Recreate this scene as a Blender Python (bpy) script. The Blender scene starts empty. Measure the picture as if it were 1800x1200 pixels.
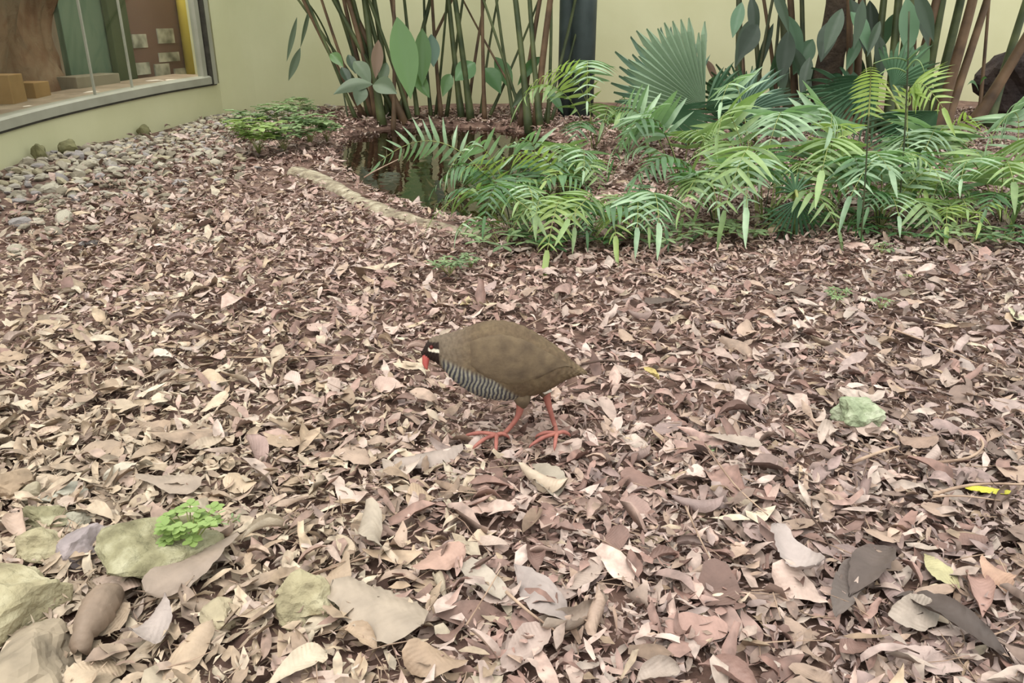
import bpy, math, random
import numpy as np
from mathutils import Vector, Matrix, noise as mnoise

random.seed(7)
rng = np.random.default_rng(7)
sc = bpy.context.scene
COL = sc.collection

# ------------------------------------------------------------------ camera, light, exposure
H, PITCH, F = 0.73, math.radians(22.0), 1413.0
cam_d = bpy.data.cameras.new('camera')
cam_d.lens = 36.0 * F / 1800.0
cam_d.sensor_width = 36.0
cam_d.clip_start = 0.02
cam = bpy.data.objects.new('camera', cam_d)
cam.location = (0, 0, H)
cam.rotation_euler = (math.pi / 2 - PITCH, 0, 0)
COL.objects.link(cam)
sc.camera = cam

world = bpy.data.worlds.new('overcast_sky')
sc.world = world
world.use_nodes = True
wn = world.node_tree.nodes
wn['Background'].inputs[0].default_value = (0.93, 0.97, 0.92, 1)
wn['Background'].inputs[1].default_value = 1.15

sun_d = bpy.data.lights.new('sun', 'SUN')
sun_d.energy = 1.9
sun_d.angle = math.radians(55)
sun_d.color = (1.0, 0.97, 0.92)
sun = bpy.data.objects.new('sun', sun_d)
sun.rotation_euler = (math.radians(16), math.radians(-12), 0)
COL.objects.link(sun)

sc.view_settings.view_transform = 'Standard'
sc.view_settings.look = 'None'
sc.view_settings.gamma = 1.0
sc.view_settings.use_curve_mapping = False
sc.view_settings.exposure = 0.66


# ------------------------------------------------------------------ helpers
def lin(r, g, b):
    def c(v):
        v /= 255.0
        return v / 12.92 if v <= 0.04045 else ((v + 0.055) / 1.055) ** 2.4
    return (c(r), c(g), c(b))


CP, SP = math.cos(PITCH), math.sin(PITCH)


def ray(px, py):
    a, b = (px - 900) / F, -(py - 600) / F
    return Vector((a, CP + b * SP, -SP + b * CP))


def gp(px, py, z=0.0):
    """world point where the photo's pixel meets the height z"""
    d = ray(px, py)
    return Vector((0, 0, H)) + d * ((z - H) / d.z)


def at(px, py, Y):
    d = ray(px, py)
    return Vector((0, 0, H)) + d * (Y / d.y)


def pxof(x, y, z):
    """vectorised projection"""
    dz = z - H
    dep = y * CP - dz * SP
    up = y * SP + dz * CP
    return 900 + F * x / dep, 600 - F * up / dep, dep


def tag(o, label=None, cat=None, group=None, kind=None):
    if label: o['label'] = label
    if cat: o['category'] = cat
    if group: o['group'] = group
    if kind: o['kind'] = kind
    return o


def empty(name, loc):
    o = bpy.data.objects.new(name, None)
    o.empty_display_size = 0.05
    o.location = loc
    COL.objects.link(o)
    return o


def mk(name, verts, faces, mat, parent=None, smooth=True, world_space=True):
    me = bpy.data.meshes.new(name)
    me.from_pydata([tuple(v) for v in verts], [], faces)
    me.materials.append(mat)
    if smooth:
        me.polygons.foreach_set('use_smooth', [True] * len(me.polygons))
    me.update()
    o = bpy.data.objects.new(name, me)
    COL.objects.link(o)
    if parent is not None:
        o.parent = parent
        if world_space:
            o.matrix_parent_inverse = Matrix.Translation(-wloc(parent))
    return o


def wloc(o):
    v = Vector(o.location)
    return v


def link_mesh(name, me, mw, parent=None, inv=None):
    o = bpy.data.objects.new(name, me)
    COL.objects.link(o)
    if parent is not None:
        o.parent = parent
        if inv is not None:
            o.matrix_parent_inverse = inv
    o.matrix_basis = mw
    return o


def np_mesh(name, V, Fq, mat, smooth=True, tint=None):
    """V (n,3), Fq (m,4) or (m,3) arrays; tint (n,3) linear colours"""
    me = bpy.data.meshes.new(name)
    k = Fq.shape[1]
    me.vertices.add(len(V))
    me.vertices.foreach_set('co', V.astype(np.float32).ravel())
    me.loops.add(Fq.size)
    me.loops.foreach_set('vertex_index', Fq.astype(np.int32).ravel())
    me.polygons.add(len(Fq))
    me.polygons.foreach_set('loop_start', np.arange(0, Fq.size, k, dtype=np.int32))
    me.polygons.foreach_set('loop_total', np.full(len(Fq), k, dtype=np.int32))
    me.polygons.foreach_set('use_smooth', np.full(len(Fq), smooth))
    if tint is not None:
        ca = me.color_attributes.new('tint', 'FLOAT_COLOR', 'POINT')
        c = np.ones((len(V), 4), np.float32)
        c[:, :3] = tint
        ca.data.foreach_set('color', c.ravel())
    me.update(calc_edges=True)
    me.validate()
    me.materials.append(mat)
    return me


class MB:
    def __init__(s):
        s.v, s.f = [], []

    def tube(s, pts, rads, n=8, cap=True):
        pts = [Vector(p) for p in pts]
        b0 = len(s.v)
        up = Vector((0.13, 0.2, 1)).normalized()
        prev = None
        for i, p in enumerate(pts):
            t = (pts[min(i + 1, len(pts) - 1)] - pts[max(i - 1, 0)]).normalized()
            if prev is None:
                a = t.cross(up)
                if a.length < 0.1: a = t.cross(Vector((1, 0, 0)))
            else:
                a = prev - t * prev.dot(t)
            a.normalize(); prev = a
            b = t.cross(a)
            r = rads[i] if hasattr(rads, '__len__') else rads
            for k in range(n):
                w = 2 * math.pi * k / n
                s.v.append(p + a * (math.cos(w) * r) + b * (math.sin(w) * r))
        for i in range(len(pts) - 1):
            for k in range(n):
                k2 = (k + 1) % n
                s.f.append((b0 + i * n + k, b0 + i * n + k2, b0 + (i + 1) * n + k2, b0 + (i + 1) * n + k))
        if cap:
            s.f.append(tuple(b0 + k for k in range(n))[::-1])
            e = b0 + (len(pts) - 1) * n
            s.f.append(tuple(e + k for k in range(n)))
        return s

    def box(s, c, sx, sy, sz, rz=0.0):
        b = len(s.v)
        m = Matrix.Rotation(rz, 3, 'Z')
        for dz in (-1, 1):
            for dy in (-1, 1):
                for dx in (-1, 1):
                    s.v.append(Vector(c) + m @ Vector((dx * sx / 2, dy * sy / 2, dz * sz / 2)))
        for f in ((0, 2, 3, 1), (4, 5, 7, 6), (0, 1, 5, 4), (2, 6, 7, 3), (0, 4, 6, 2), (1, 3, 7, 5)):
            s.f.append(tuple(b + i for i in f))
        return s

    def build(s, name, mat, parent=None, smooth=True):
        return mk(name, s.v, s.f, mat, parent, smooth)


def bez(B, A, T, n):
    """quadratic curve from B through A to T"""
    C = A * 2 - (B + T) * 0.5
    return [B * ((1 - t) ** 2) + C * (2 * t * (1 - t)) + T * (t * t) for t in [i / n for i in range(n + 1)]]


# ------------------------------------------------------------------ materials
def mat_new(name):
    m = bpy.data.materials.new(name)
    m.use_nodes = True
    nt = m.node_tree
    return m, nt, nt.nodes['Principled BSDF'], nt.nodes, nt.links


def m_noise(name, c1, c2, scale=8, rough=0.8, bump=0.3, bscale=None, detail=6, spec=0.3, c3=None, dist=0.01):
    m, nt, b, N, L = mat_new(name)
    tc = N.new('ShaderNodeTexCoord')
    n = N.new('ShaderNodeTexNoise'); n.inputs['Scale'].default_value = scale; n.inputs['Detail'].default_value = detail
    L.new(tc.outputs['Object'], n.inputs['Vector'])
    r = N.new('ShaderNodeValToRGB')
    r.color_ramp.elements[0].position = 0.32; r.color_ramp.elements[0].color = (*c1, 1)
    r.color_ramp.elements[1].position = 0.68; r.color_ramp.elements[1].color = (*c2, 1)
    if c3:
        e = r.color_ramp.elements.new(0.5); e.color = (*c3, 1)
    L.new(n.outputs['Fac'], r.inputs['Fac'])
    L.new(r.outputs['Color'], b.inputs['Base Color'])
    b.inputs['Roughness'].default_value = rough
    b.inputs['Specular IOR Level'].default_value = spec
    if bump:
        n2 = N.new('ShaderNodeTexNoise'); n2.inputs['Scale'].default_value = bscale or scale * 4; n2.inputs['Detail'].default_value = 6
        L.new(tc.outputs['Object'], n2.inputs['Vector'])
        bp = N.new('ShaderNodeBump'); bp.inputs['Strength'].default_value = bump; bp.inputs['Distance'].default_value = dist
        L.new(n2.outputs['Fac'], bp.inputs['Height'])
        L.new(bp.outputs['Normal'], b.inputs['Normal'])
    return m


def m_tint(name, source, rough=0.6, mottle=60, var=0.35, bump=0.25, spec=0.35, trans=0.0, randv=0.0):
    """colour from the piece itself (object colour or 'tint' attribute) with mottling"""
    m, nt, b, N, L = mat_new(name)
    tc = N.new('ShaderNodeTexCoord')
    if source == 'object':
        s = N.new('ShaderNodeObjectInfo'); col = s.outputs['Color']
    else:
        s = N.new('ShaderNodeAttribute'); s.attribute_name = 'tint'; col = s.outputs['Color']
    n = N.new('ShaderNodeTexNoise'); n.inputs['Scale'].default_value = mottle; n.inputs['Detail'].default_value = 5
    L.new(tc.outputs['Object'], n.inputs['Vector'])
    mr = N.new('ShaderNodeMapRange')
    mr.inputs['From Min'].default_value = 0.3; mr.inputs['From Max'].default_value = 0.7
    mr.inputs['To Min'].default_value = 1 - var; mr.inputs['To Max'].default_value = 1 + var * 0.6
    L.new(n.outputs['Fac'], mr.inputs['Value'])
    mx = N.new('ShaderNodeVectorMath'); mx.operation = 'SCALE'
    L.new(col, mx.inputs[0]); L.new(mr.outputs['Result'], mx.inputs['Scale'])
    L.new(mx.outputs['Vector'], b.inputs['Base Color'])
    b.inputs['Roughness'].default_value = rough
    b.inputs['Specular IOR Level'].default_value = spec
    if bump:
        bp = N.new('ShaderNodeBump'); bp.inputs['Strength'].default_value = bump; bp.inputs['Distance'].default_value = 0.003
        L.new(n.outputs['Fac'], bp.inputs['Height']); L.new(bp.outputs['Normal'], b.inputs['Normal'])
    return m


def m_green(name, c_dark, c_light, rough=0.42, trans=0.3, ctrans=None, spec=0.5, scale=18):
    m, nt, b, N, L = mat_new(name)
    oi = N.new('ShaderNodeObjectInfo')
    tc = N.new('ShaderNodeTexCoord')
    n = N.new('ShaderNodeTexNoise'); n.inputs['Scale'].default_value = scale * 0.2
    L.new(tc.outputs['Object'], n.inputs['Vector'])
    ad = N.new('ShaderNodeMath'); ad.operation = 'MULTIPLY_ADD'; ad.inputs[1].default_value = 0.55
    L.new(oi.outputs['Random'], ad.inputs[0])
    sb = N.new('ShaderNodeMath'); sb.operation = 'SUBTRACT'; sb.inputs[1].default_value = 0.28
    L.new(n.outputs['Fac'], sb.inputs[0]); L.new(sb.outputs[0], ad.inputs[2])
    r = N.new('ShaderNodeValToRGB')
    r.color_ramp.elements[0].position = 0.1; r.color_ramp.elements[0].color = (*c_dark, 1)
    r.color_ramp.elements[1].position = 0.85; r.color_ramp.elements[1].color = (*c_light, 1)
    L.new(ad.outputs[0], r.inputs['Fac'])
    L.new(r.outputs['Color'], b.inputs['Base Color'])
    b.inputs['Roughness'].default_value = rough
    b.inputs['Specular IOR Level'].default_value = spec
    tr = N.new('ShaderNodeBsdfTranslucent')
    tr.inputs['Color'].default_value = (*(ctrans or c_light), 1)
    mx = N.new('ShaderNodeMixShader'); mx.inputs[0].default_value = trans
    L.new(b.outputs[0], mx.inputs[1]); L.new(tr.outputs[0], mx.inputs[2])
    L.new(mx.outputs[0], N['Material Output'].inputs['Surface'])
    return m


M = {}
M['soil'] = m_noise('dark_soil', lin(80, 60, 53), lin(126, 102, 90), 14, 0.95, 0.8, 60, c3=lin(100, 77, 68))
M['wall'] = m_noise('yellow_painted_render', lin(190, 187, 150), lin(199, 196, 161), 2.2, 0.75, 0.05, 90)
M['frame'] = m_noise('grey_metal_frame', lin(142, 140, 126), lin(156, 154, 140), 5, 0.45, 0.03, 90)
M['seal'] = m_noise('dark_rubber_seal', lin(52, 50, 44), lin(70, 66, 58), 20, 0.7, 0)
M['ledge'] = m_noise('brown_stone_ledge', lin(128, 110, 92), lin(164, 144, 124), 7, 0.5, 0.1)
M['brownrock'] = m_noise('brown_rock_face', lin(92, 68, 50), lin(150, 128, 106), 1.6, 0.9, 0.8, 9, c3=lin(122, 90, 68), dist=0.05)
M['carton'] = m_noise('brown_carton', lin(132, 98, 58), lin(156, 120, 78), 5, 0.8, 0.1)
M['greenpanel'] = m_noise('grey_green_panel', lin(98, 112, 92), lin(112, 124, 104), 2, 0.7, 0)
M['darkgreen'] = m_noise('dark_olive_panel', lin(66, 72, 48), lin(80, 86, 60), 2, 0.7, 0)
M['maroon'] = m_noise('maroon_board', lin(112, 82, 76), lin(124, 92, 84), 2, 0.7, 0)
M['skirting'] = m_noise('beige_panel', lin(130, 118, 100), lin(142, 130, 112), 3, 0.7, 0)
M['photo'] = m_noise('pale_printed_card', lin(116, 112, 100), lin(212, 204, 188), 9, 0.6, 0, detail=2)
M['paper'] = m_noise('pinkish_paper', lin(206, 190, 176), lin(222, 206, 192), 9, 0.6, 0)
M['yellow'] = m_noise('yellow_painted_column', lin(210, 186, 78), lin(222, 200, 98), 3, 0.6, 0)
M['greyfloor'] = m_noise('grey_brown_floor', lin(108, 96, 84), lin(130, 116, 102), 3, 0.5, 0.05)
M['rim'] = m_noise('pale_concrete_rim', lin(104, 92, 78), lin(172, 162, 142), 26, 0.9, 0.9, 70, c3=lin(142, 130, 110))
M['mud'] = m_noise('dark_pond_mud', lin(46, 36, 30), lin(92, 76, 58), 9, 0.8, 0.6, 40)
M['leaf_obj'] = m_tint('dry_leaf', 'object', mottle=3.5, var=0.22, bump=0.0)
M['leaf_att'] = m_tint('dry_leaf_litter', 'attr')
M['stone_obj'] = m_tint('stone', 'object', rough=0.85, mottle=22, var=0.35, bump=0.6)
M['stone_att'] = m_tint('stone_small', 'attr', rough=0.85, mottle=30, var=0.35, bump=0.5)
M['twig'] = m_noise('dry_twig', lin(122, 98, 84), lin(172, 148, 128), 20, 0.8, 0.2)
M['darktwig'] = m_noise('dark_twig', lin(60, 46, 40), lin(94, 74, 64), 20, 0.8, 0.2)
M['moss'] = m_noise('mossy_yellow_stone', lin(104, 98, 74), lin(166, 160, 134), 26, 0.9, 0.9, 70, c3=lin(134, 128, 100))
M['palestone'] = m_noise('pale_yellow_stone', lin(126, 116, 92), lin(172, 163, 136), 24, 0.9, 0.8, 60, c3=lin(152, 142, 114))
M['coral'] = m_noise('pale_green_stone', lin(112, 120, 94), lin(172, 175, 152), 30, 0.9, 0.9, 80, c3=lin(142, 150, 122))
M['darkrock'] = m_noise('dark_boulder', lin(36, 30, 30), lin(64, 52, 50), 5, 0.85, 0.7, 25, dist=0.03)
M['fern_pale'] = m_green('fern_pale_green', lin(96, 122, 94), lin(164, 188, 152), 0.38, 0.28, lin(135, 178, 105))
M['fern_mid'] = m_green('fern_mid_green', lin(84, 104, 66), lin(150, 174, 114), 0.42, 0.3, lin(134, 168, 80))
M['fern_lime'] = m_green('fern_lime_green', lin(112, 134, 74), lin(158, 176, 104), 0.45, 0.35, lin(175, 205, 95))
M['fern_dark'] = m_green('fern_dark_green', lin(44, 72, 44), lin(92, 128, 82), 0.4, 0.25, lin(95, 145, 60))
M['fern_stem'] = m_noise('fern_stalk', lin(98, 104, 56), lin(142, 148, 88), 12, 0.6, 0)
M['darkstem'] = m_noise('dark_fern_stalk', lin(44, 50, 34), lin(70, 72, 46), 12, 0.6, 0)
M['fan_glare'] = m_green('fan_leaf_glare', lin(124, 146, 122), lin(148, 168, 142), 0.4, 0.25)  # bright window reflection on a dark leaf, painted as pale green
M['fan_blue'] = m_green('fan_leaf_blue_green', lin(86, 112, 98), lin(118, 142, 126), 0.45, 0.2, lin(110, 150, 100))
M['fan_dark'] = m_green('fan_leaf_dark', lin(52, 82, 60), lin(92, 122, 92), 0.45, 0.2, lin(85, 130, 70))
M['broad'] = m_green('broad_leaf_green', lin(62, 90, 56), lin(106, 136, 88), 0.35, 0.3, lin(130, 180, 70), scale=6)
M['broad_dark'] = m_green('broad_leaf_dark', lin(30, 44, 30), lin(56, 74, 52), 0.45, 0.15, scale=6)  # darkened so the gap-filling leaves read as shade
M['broad_grey'] = m_green('broad_leaf_dusty', lin(72, 86, 66), lin(98, 112, 86), 0.5, 0.2, scale=6)
M['broad_brown'] = m_green('broad_leaf_withered', lin(112, 90, 76), lin(144, 120, 102), 0.7, 0.2, scale=6)
M['cane'] = m_noise('dark_green_cane', lin(46, 56, 34), lin(86, 92, 58), 7, 0.5, 0.1)
M['cane_brown'] = m_noise('brown_cane', lin(66, 50, 38), lin(112, 88, 66), 7, 0.6, 0.1)
M['trunk'] = m_noise('palm_trunk', lin(48, 40, 34), lin(86, 72, 60), 10, 0.9, 0.8, 40, dist=0.02)
M['seedling'] = m_green('seedling_green', lin(116, 138, 74), lin(144, 166, 98), 0.6, 0.28, lin(138, 162, 72))
M['weed'] = m_green('weed_green', lin(84, 104, 72), lin(140, 160, 112), 0.55, 0.25, lin(120, 150, 85))
M['yellow_leaf'] = m_noise('yellow_leaf', lin(164, 158, 44), lin(186, 180, 76), 30, 0.5, 0.2)
M['tube_dark'] = m_noise('dark_grey_pipe', lin(50, 58, 58), lin(74, 84, 84), 5, 0.5, 0)


def glassy(name, tint, rough, ior, base_mix):
    m, nt, b, N, L = mat_new(name)
    N.remove(b)
    t = N.new('ShaderNodeBsdfTransparent'); t.inputs[0].default_value = (*tint, 1)
    g = N.new('ShaderNodeBsdfGlossy'); g.inputs['Roughness'].default_value = rough
    fr = N.new('ShaderNodeLayerWeight'); fr.inputs['Blend'].default_value = 0.5
    pw = N.new('ShaderNodeMath'); pw.operation = 'POWER'; pw.inputs[1].default_value = 4.5
    L.new(fr.outputs['Facing'], pw.inputs[0])
    mp = N.new('ShaderNodeMath'); mp.operation = 'MULTIPLY_ADD'; mp.inputs[1].default_value = ior; mp.inputs[2].default_value = base_mix
    mp.use_clamp = True
    L.new(pw.outputs[0], mp.inputs[0])
    mx = N.new('ShaderNodeMixShader')
    L.new(mp.outputs[0], mx.inputs[0]); L.new(t.outputs[0], mx.inputs[1]); L.new(g.outputs[0], mx.inputs[2])
    L.new(mx.outputs[0], N['Material Output'].inputs['Surface'])
    return m, N, L, g, fr


M['glass'], *_ = glassy('window_glass', (0.95, 0.97, 0.95), 0.02, 0.55, 0.025)
M['water'], N_, L_, g_, fr_ = glassy('still_water', (0.36, 0.30, 0.23), 0.02, 0.95, 0.03)
tc_ = N_.new('ShaderNodeTexCoord'); nn_ = N_.new('ShaderNodeTexNoise'); nn_.inputs['Scale'].default_value = 6
L_.new(tc_.outputs['Object'], nn_.inputs['Vector'])
bb_ = N_.new('ShaderNodeBump'); bb_.inputs['Strength'].default_value = 0.12; bb_.inputs['Distance'].default_value = 0.02
L_.new(nn_.outputs['Fac'], bb_.inputs['Height']); L_.new(bb_.outputs['Normal'], g_.inputs['Normal'])

nt_ = M['leaf_obj'].node_tree; N_, L_ = nt_.nodes, nt_.links
tc_ = N_.new('ShaderNodeTexCoord'); sx_ = N_.new('ShaderNodeSeparateXYZ'); L_.new(tc_.outputs['Object'], sx_.inputs[0])
ab_ = N_.new('ShaderNodeMath'); ab_.operation = 'ABSOLUTE'; L_.new(sx_.outputs['X'], ab_.inputs[0])
sb_ = N_.new('ShaderNodeMath'); sb_.operation = 'MULTIPLY_ADD'; sb_.inputs[1].default_value = -0.9
L_.new(ab_.outputs[0], sb_.inputs[0]); L_.new(sx_.outputs['Y'], sb_.inputs[2])
mu_ = N_.new('ShaderNodeMath'); mu_.operation = 'MULTIPLY'; mu_.inputs[1].default_value = 75; L_.new(sb_.outputs[0], mu_.inputs[0])
si_ = N_.new('ShaderNodeMath'); si_.operation = 'SINE'; L_.new(mu_.outputs[0], si_.inputs[0])
fn_ = N_.new('ShaderNodeTexNoise'); fn_.inputs['Scale'].default_value = 26; L_.new(tc_.outputs['Object'], fn_.inputs['Vector'])
ad_ = N_.new('ShaderNodeMath'); ad_.operation = 'MULTIPLY_ADD'; ad_.inputs[1].default_value = 0.25
L_.new(si_.outputs[0], ad_.inputs[0]); L_.new(fn_.outputs['Fac'], ad_.inputs[2])
bm_ = N_.new('ShaderNodeBump'); bm_.inputs['Strength'].default_value = 0.5; bm_.inputs['Distance'].default_value = 0.0012
L_.new(ad_.outputs[0], bm_.inputs['Height']); L_.new(bm_.outputs['Normal'], N_['Principled BSDF'].inputs['Normal'])

# ------------------------------------------------------------------ ground shape
WATER_Z = -0.035
pond_px = [(592, 268), (604, 296), (632, 325), (690, 356), (760, 384), (840, 405), (930, 408), (1000, 380),
           (1035, 330), (1020, 275), (960, 240), (860, 226), (760, 224), (670, 228), (610, 242)]
POND = np.array([gp(x, y, WATER_Z)[:2] for x, y in pond_px])


def pond_sd(x, y):
    """signed distance to the pond outline, negative inside"""
    x = np.asarray(x, float); y = np.asarray(y, float)
    d = np.full(x.shape, 1e9); inside = np.zeros(x.shape, bool)
    n = len(POND)
    for i in range(n):
        ax, ay = POND[i]; bx, by = POND[(i + 1) % n]
        ex, ey = bx - ax, by - ay
        t = np.clip(((x - ax) * ex + (y - ay) * ey) / (ex * ex + ey * ey), 0, 1)
        d = np.minimum(d, np.hypot(x - ax - t * ex, y - ay - t * ey))
        c = ((ay > y) != (by > y)) & (x < (bx - ax) * (y - ay) / (by - ay + 1e-12) + ax)
        inside ^= c
    return np.where(inside, -d, d)


def hgt(x, y):
    x = np.asarray(x, float); y = np.asarray(y, float)
    h = 0.010 * np.sin(x * 2.1 + 0.7) * np.cos(y * 1.7) + 0.006 * np.sin(x * 5.3 + y * 3.1) + 0.003 * np.sin(x * 13 - y * 9)
    s = pond_sd(x, y)
    t = np.clip((0.10 - s) / 0.30, 0, 1)
    return h - 0.16 * t * t * (3 - 2 * t)


# ground mesh
gx = np.concatenate([np.linspace(-5.6, 7.4, 240)])
gy = np.concatenate([np.linspace(-0.6, 8.9, 220)])
GX, GY = np.meshgrid(gx, gy)
GZ = hgt(GX, GY)
V = np.stack([GX.ravel(), GY.ravel(), GZ.ravel()], 1)
nx, ny = len(gx), len(gy)
ii, jj = np.meshgrid(np.arange(nx - 1), np.arange(ny - 1))
a = (jj * nx + ii).ravel()
me = np_mesh('floor', V, np.stack([a, a + 1, a + nx + 1, a + nx], 1), M['soil'])
o = bpy.data.objects.new('floor', me); COL.objects.link(o)
tag(o, 'dark brown soil ground showing between the dead leaves', None, kind='structure')

# pond water
wv = [(p[0] + 0.0, p[1], WATER_Z) for p in POND]
c_ = POND.mean(0)
wv = [((x - c_[0]) * 1.035 + c_[0], (y - c_[1]) * 1.035 + c_[1], z) for x, y, z in wv]
o = mk('pond_water', wv, [tuple(range(len(wv)))], M['water'], smooth=False)
tag(o, 'still dark pond water reflecting the canes behind the ferns', 'pond', kind='structure')

# ------------------------------------------------------------------ curved yellow wall, window, back wall
base_px = [(0, 300, 236), (100, 268, 207), (200, 245, 183), (300, 222, 162), (393, 203, 146)]
bp = [gp(x, y) for x, y, s in base_px]
sillz = [at(x, s, bp[i].y).z for i, (x, y, s) in enumerate(base_px)]
# continue the curve towards the camera side
d0 = bp[0] - bp[1]
ext = [bp[0] + d0 * 2.6 + Vector((0.35, -0.3, 0)), bp[0] + d0 * 1.2 + Vector((0.06, -0.03, 0))]
ctrl = ext + bp
szc = [sillz[0] - 0.02, sillz[0] - 0.01] + sillz


def catmull(P, n):
    out = []
    for i in range(len(P) - 1):
        p0, p1, p2, p3 = P[max(i - 1, 0)], P[i], P[i + 1], P[min(i + 2, len(P) - 1)]
        for k in range(n):
            t = k / n
            out.append(0.5 * ((2 * p1) + (p2 - p0) * t + (2 * p0 - 5 * p1 + 4 * p2 - p3) * t * t + (3 * p1 - p0 - 3 * p2 + p3) * t ** 3))
    out.append(P[-1] * 1.0)
    return out


curve = catmull([Vector((p.x, p.y, s)) for p, s in zip(ctrl, szc)], 8)   # z = sill height
NC = len(curve)
nrm = []
for i in range(NC):
    t = curve[min(i + 1, NC - 1)] - curve[max(i - 1, 0)]
    t.z = 0; t.normalize()
    nrm.append(Vector((t.y, -t.x, 0)))      # towards the enclosure


def strip(i0, i1, prof, name, mat, parent=None, capped=True, smooth=False, curve=curve, nrm=nrm):
    """sweep a closed profile [(offset, z or ('s', dz))] along the curved wall"""
    vs, fs = [], []
    k = len(prof)
    for i in range(i0, i1 + 1):
        for off, z in prof:
            zz = curve[i].z + z[1] if isinstance(z, tuple) else z
            q = curve[i] + nrm[i] * off
            vs.append((q.x, q.y, zz))
    for i in range(i1 - i0):
        for j in range(k):
            j2 = (j + 1) % k
            fs.append((i * k + j, i * k + j2, (i + 1) * k + j2, (i + 1) * k + j))
    fs.append(tuple(range(k))[::-1]); fs.append(tuple((i1 - i0) * k + j for j in range(k)))
    return mk(name, vs, fs, mat, parent, smooth)


wl = strip(0, NC - 1, [(0.0, -0.25), (0.0, ('s', 0.0)), (-0.14, ('s', 0.0)), (-0.14, -0.25)], 'wall_left', M['wall'])
tag(wl, 'low curved yellow wall under the long window', None, kind='structure')

win = empty('window_1', curve[NC - 1] * 1.0)
tag(win, 'long curved display window with grey metal frame', None, kind='structure')
e = NC - 2
strip(0, e, [(0.022, ('s', 0.006)), (0.022, ('s', 0.055)), (0.004, ('s', 0.066)), (-0.06, ('s', 0.066)), (-0.06, ('s', 0.006))], 'window_frame', M['frame'], win)
strip(0, e, [(0.013, ('s', -0.008)), (0.013, ('s', 0.006)), (-0.05, ('s', 0.006)), (-0.05, ('s', -0.008))], 'window_seal', M['seal'], win)
# end post of the frame
pe, ne = curve[e], nrm[e]
tdir = Vector((-ne.y, ne.x, 0))
ang = math.atan2(tdir.y, tdir.x)
mb = MB(); mb.box(pe + Vector((0, 0, 1.1)) - ne * 0.02 - tdir * 0.03, 0.06, 0.085, 2.2, ang)
mb.build('window_post', M['frame'], win, False)
mb = MB(); mb.box(pe + Vector((0, 0, 1.1)) - ne * 0.02 - tdir * 0.125, 0.05, 0.05, 2.2, ang)
mb.build('window_inner_post', M['frame'], win, False)
mb = MB(); mb.box(pe + Vector((0, 0, 1.1)) - ne * 0.012 - tdir * 0.068, 0.016, 0.08, 2.2, ang)
mb.build('window_seal', M['seal'], win, False)


def nearest_index(px):
    best = min(range(NC), key=lambda i: abs(pxof(curve[i].x, curve[i].y, curve[i].z)[0] - px))
    return best


J1, J2 = nearest_index(170), nearest_index(240)
bounds = [0, J1, J2, e]
for k in range(3):
    strip(bounds[k], bounds[k + 1], [(-0.018, ('s', 0.06)), (-0.018, 2.3), (-0.026, 2.3), (-0.026, ('s', 0.06))], 'glass_pane', M['glass'], win, smooth=False)
for J in (J1, J2):
    mb = MB(); mb.box(curve[J] + Vector((0, 0, 1.1)) - nrm[J] * 0.020, 0.010, 0.014, 2.1, math.atan2(nrm[J].x, -nrm[J].y))
    mb.build('glass_joint', M['frame'], win, False)
strip(0, NC - 1, [(0.0, 2.3), (0.0, 2.75), (-0.14, 2.75), (-0.14, 2.3)], 'wall_left_upper', M['wall'])
tag(bpy.data.objects['wall_left_upper'], 'yellow wall band above the long window', None, kind='structure')
bpy.data.objects['wall_left_upper'].name = 'wall_left.001'

# back wall, from the window corner to the far right
cor = bp[-1]
bpts = [cor, gp(470, 194), gp(600, 186), gp(900, 182), gp(1300, 180), gp(1800, 178)]
bpts.append(bpts[-1] + Vector((3.5, -0.6, 0)))
vs, fs = [], []
for p in catmull(bpts, 6):
    vs += [(p.x, p.y, -0.25), (p.x, p.y, 2.75), (p.x + 0.02, p.y + 0.16, 2.75), (p.x + 0.02, p.y + 0.16, -0.25)]
for i in range(len(vs) // 4 - 1):
    for j in range(4):
        fs.append((i * 4 + j, (i + 1) * 4 + j, (i + 1) * 4 + (j + 1) % 4, i * 4 + (j + 1) % 4))
fs += [(0, 1, 2, 3), tuple(len(vs) - 4 + j for j in (3, 2, 1, 0))]
o = mk('wall_back', vs, fs, M['wall'], smooth=False)
tag(o, 'pale yellow back wall behind the canes and palms', None, kind='structure')

# ------------------------------------------------------------------ visitor side seen through the window
tend = (curve[-1] - curve[-2]); tend.z = 0; tend.normalize()
cx_ = curve + [curve[-1] + tend * (0.8 * k) for k in range(1, 6)]
nx_ = nrm + [nrm[-1]] * 5
NX = len(cx_) - 1
o = strip(0, NC - 1, [(-0.061, ('s', 0.062)), (-0.061, ('s', 0.002)), (-0.40, ('s', 0.002)), (-0.40, ('s', 0.062))], 'interior_ledge', M['ledge'])
tag(o, 'brown stone ledge inside the curved window', None, kind='structure')
o = strip(0, NX, [(-0.14, 0.0), (-0.14, -0.1), (-2.6, -0.1), (-2.6, 0.0)], 'floor_interior', M['greyfloor'], curve=cx_, nrm=nx_)
o.name = 'floor.001'; tag(o, 'grey brown floor of the visitor corridor', None, kind='structure')
o = strip(0, NX, [(-0.14, 2.3), (-0.14, 2.42), (-2.7, 2.42), (-2.7, 2.3)], 'ceiling', M['wall'], curve=cx_, nrm=nx_)  # unseen slab put in to darken the corridor
tag(o, 'corridor ceiling above the window', None, kind='structure')
o = strip(0, NX, [(-2.6, -0.1), (-2.6, 2.4), (-2.7, 2.4), (-2.7, -0.1)], 'wall_corridor', M['skirting'], curve=cx_, nrm=nx_)
tag(o, 'beige rear wall of the corridor', None, kind='structure')


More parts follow.
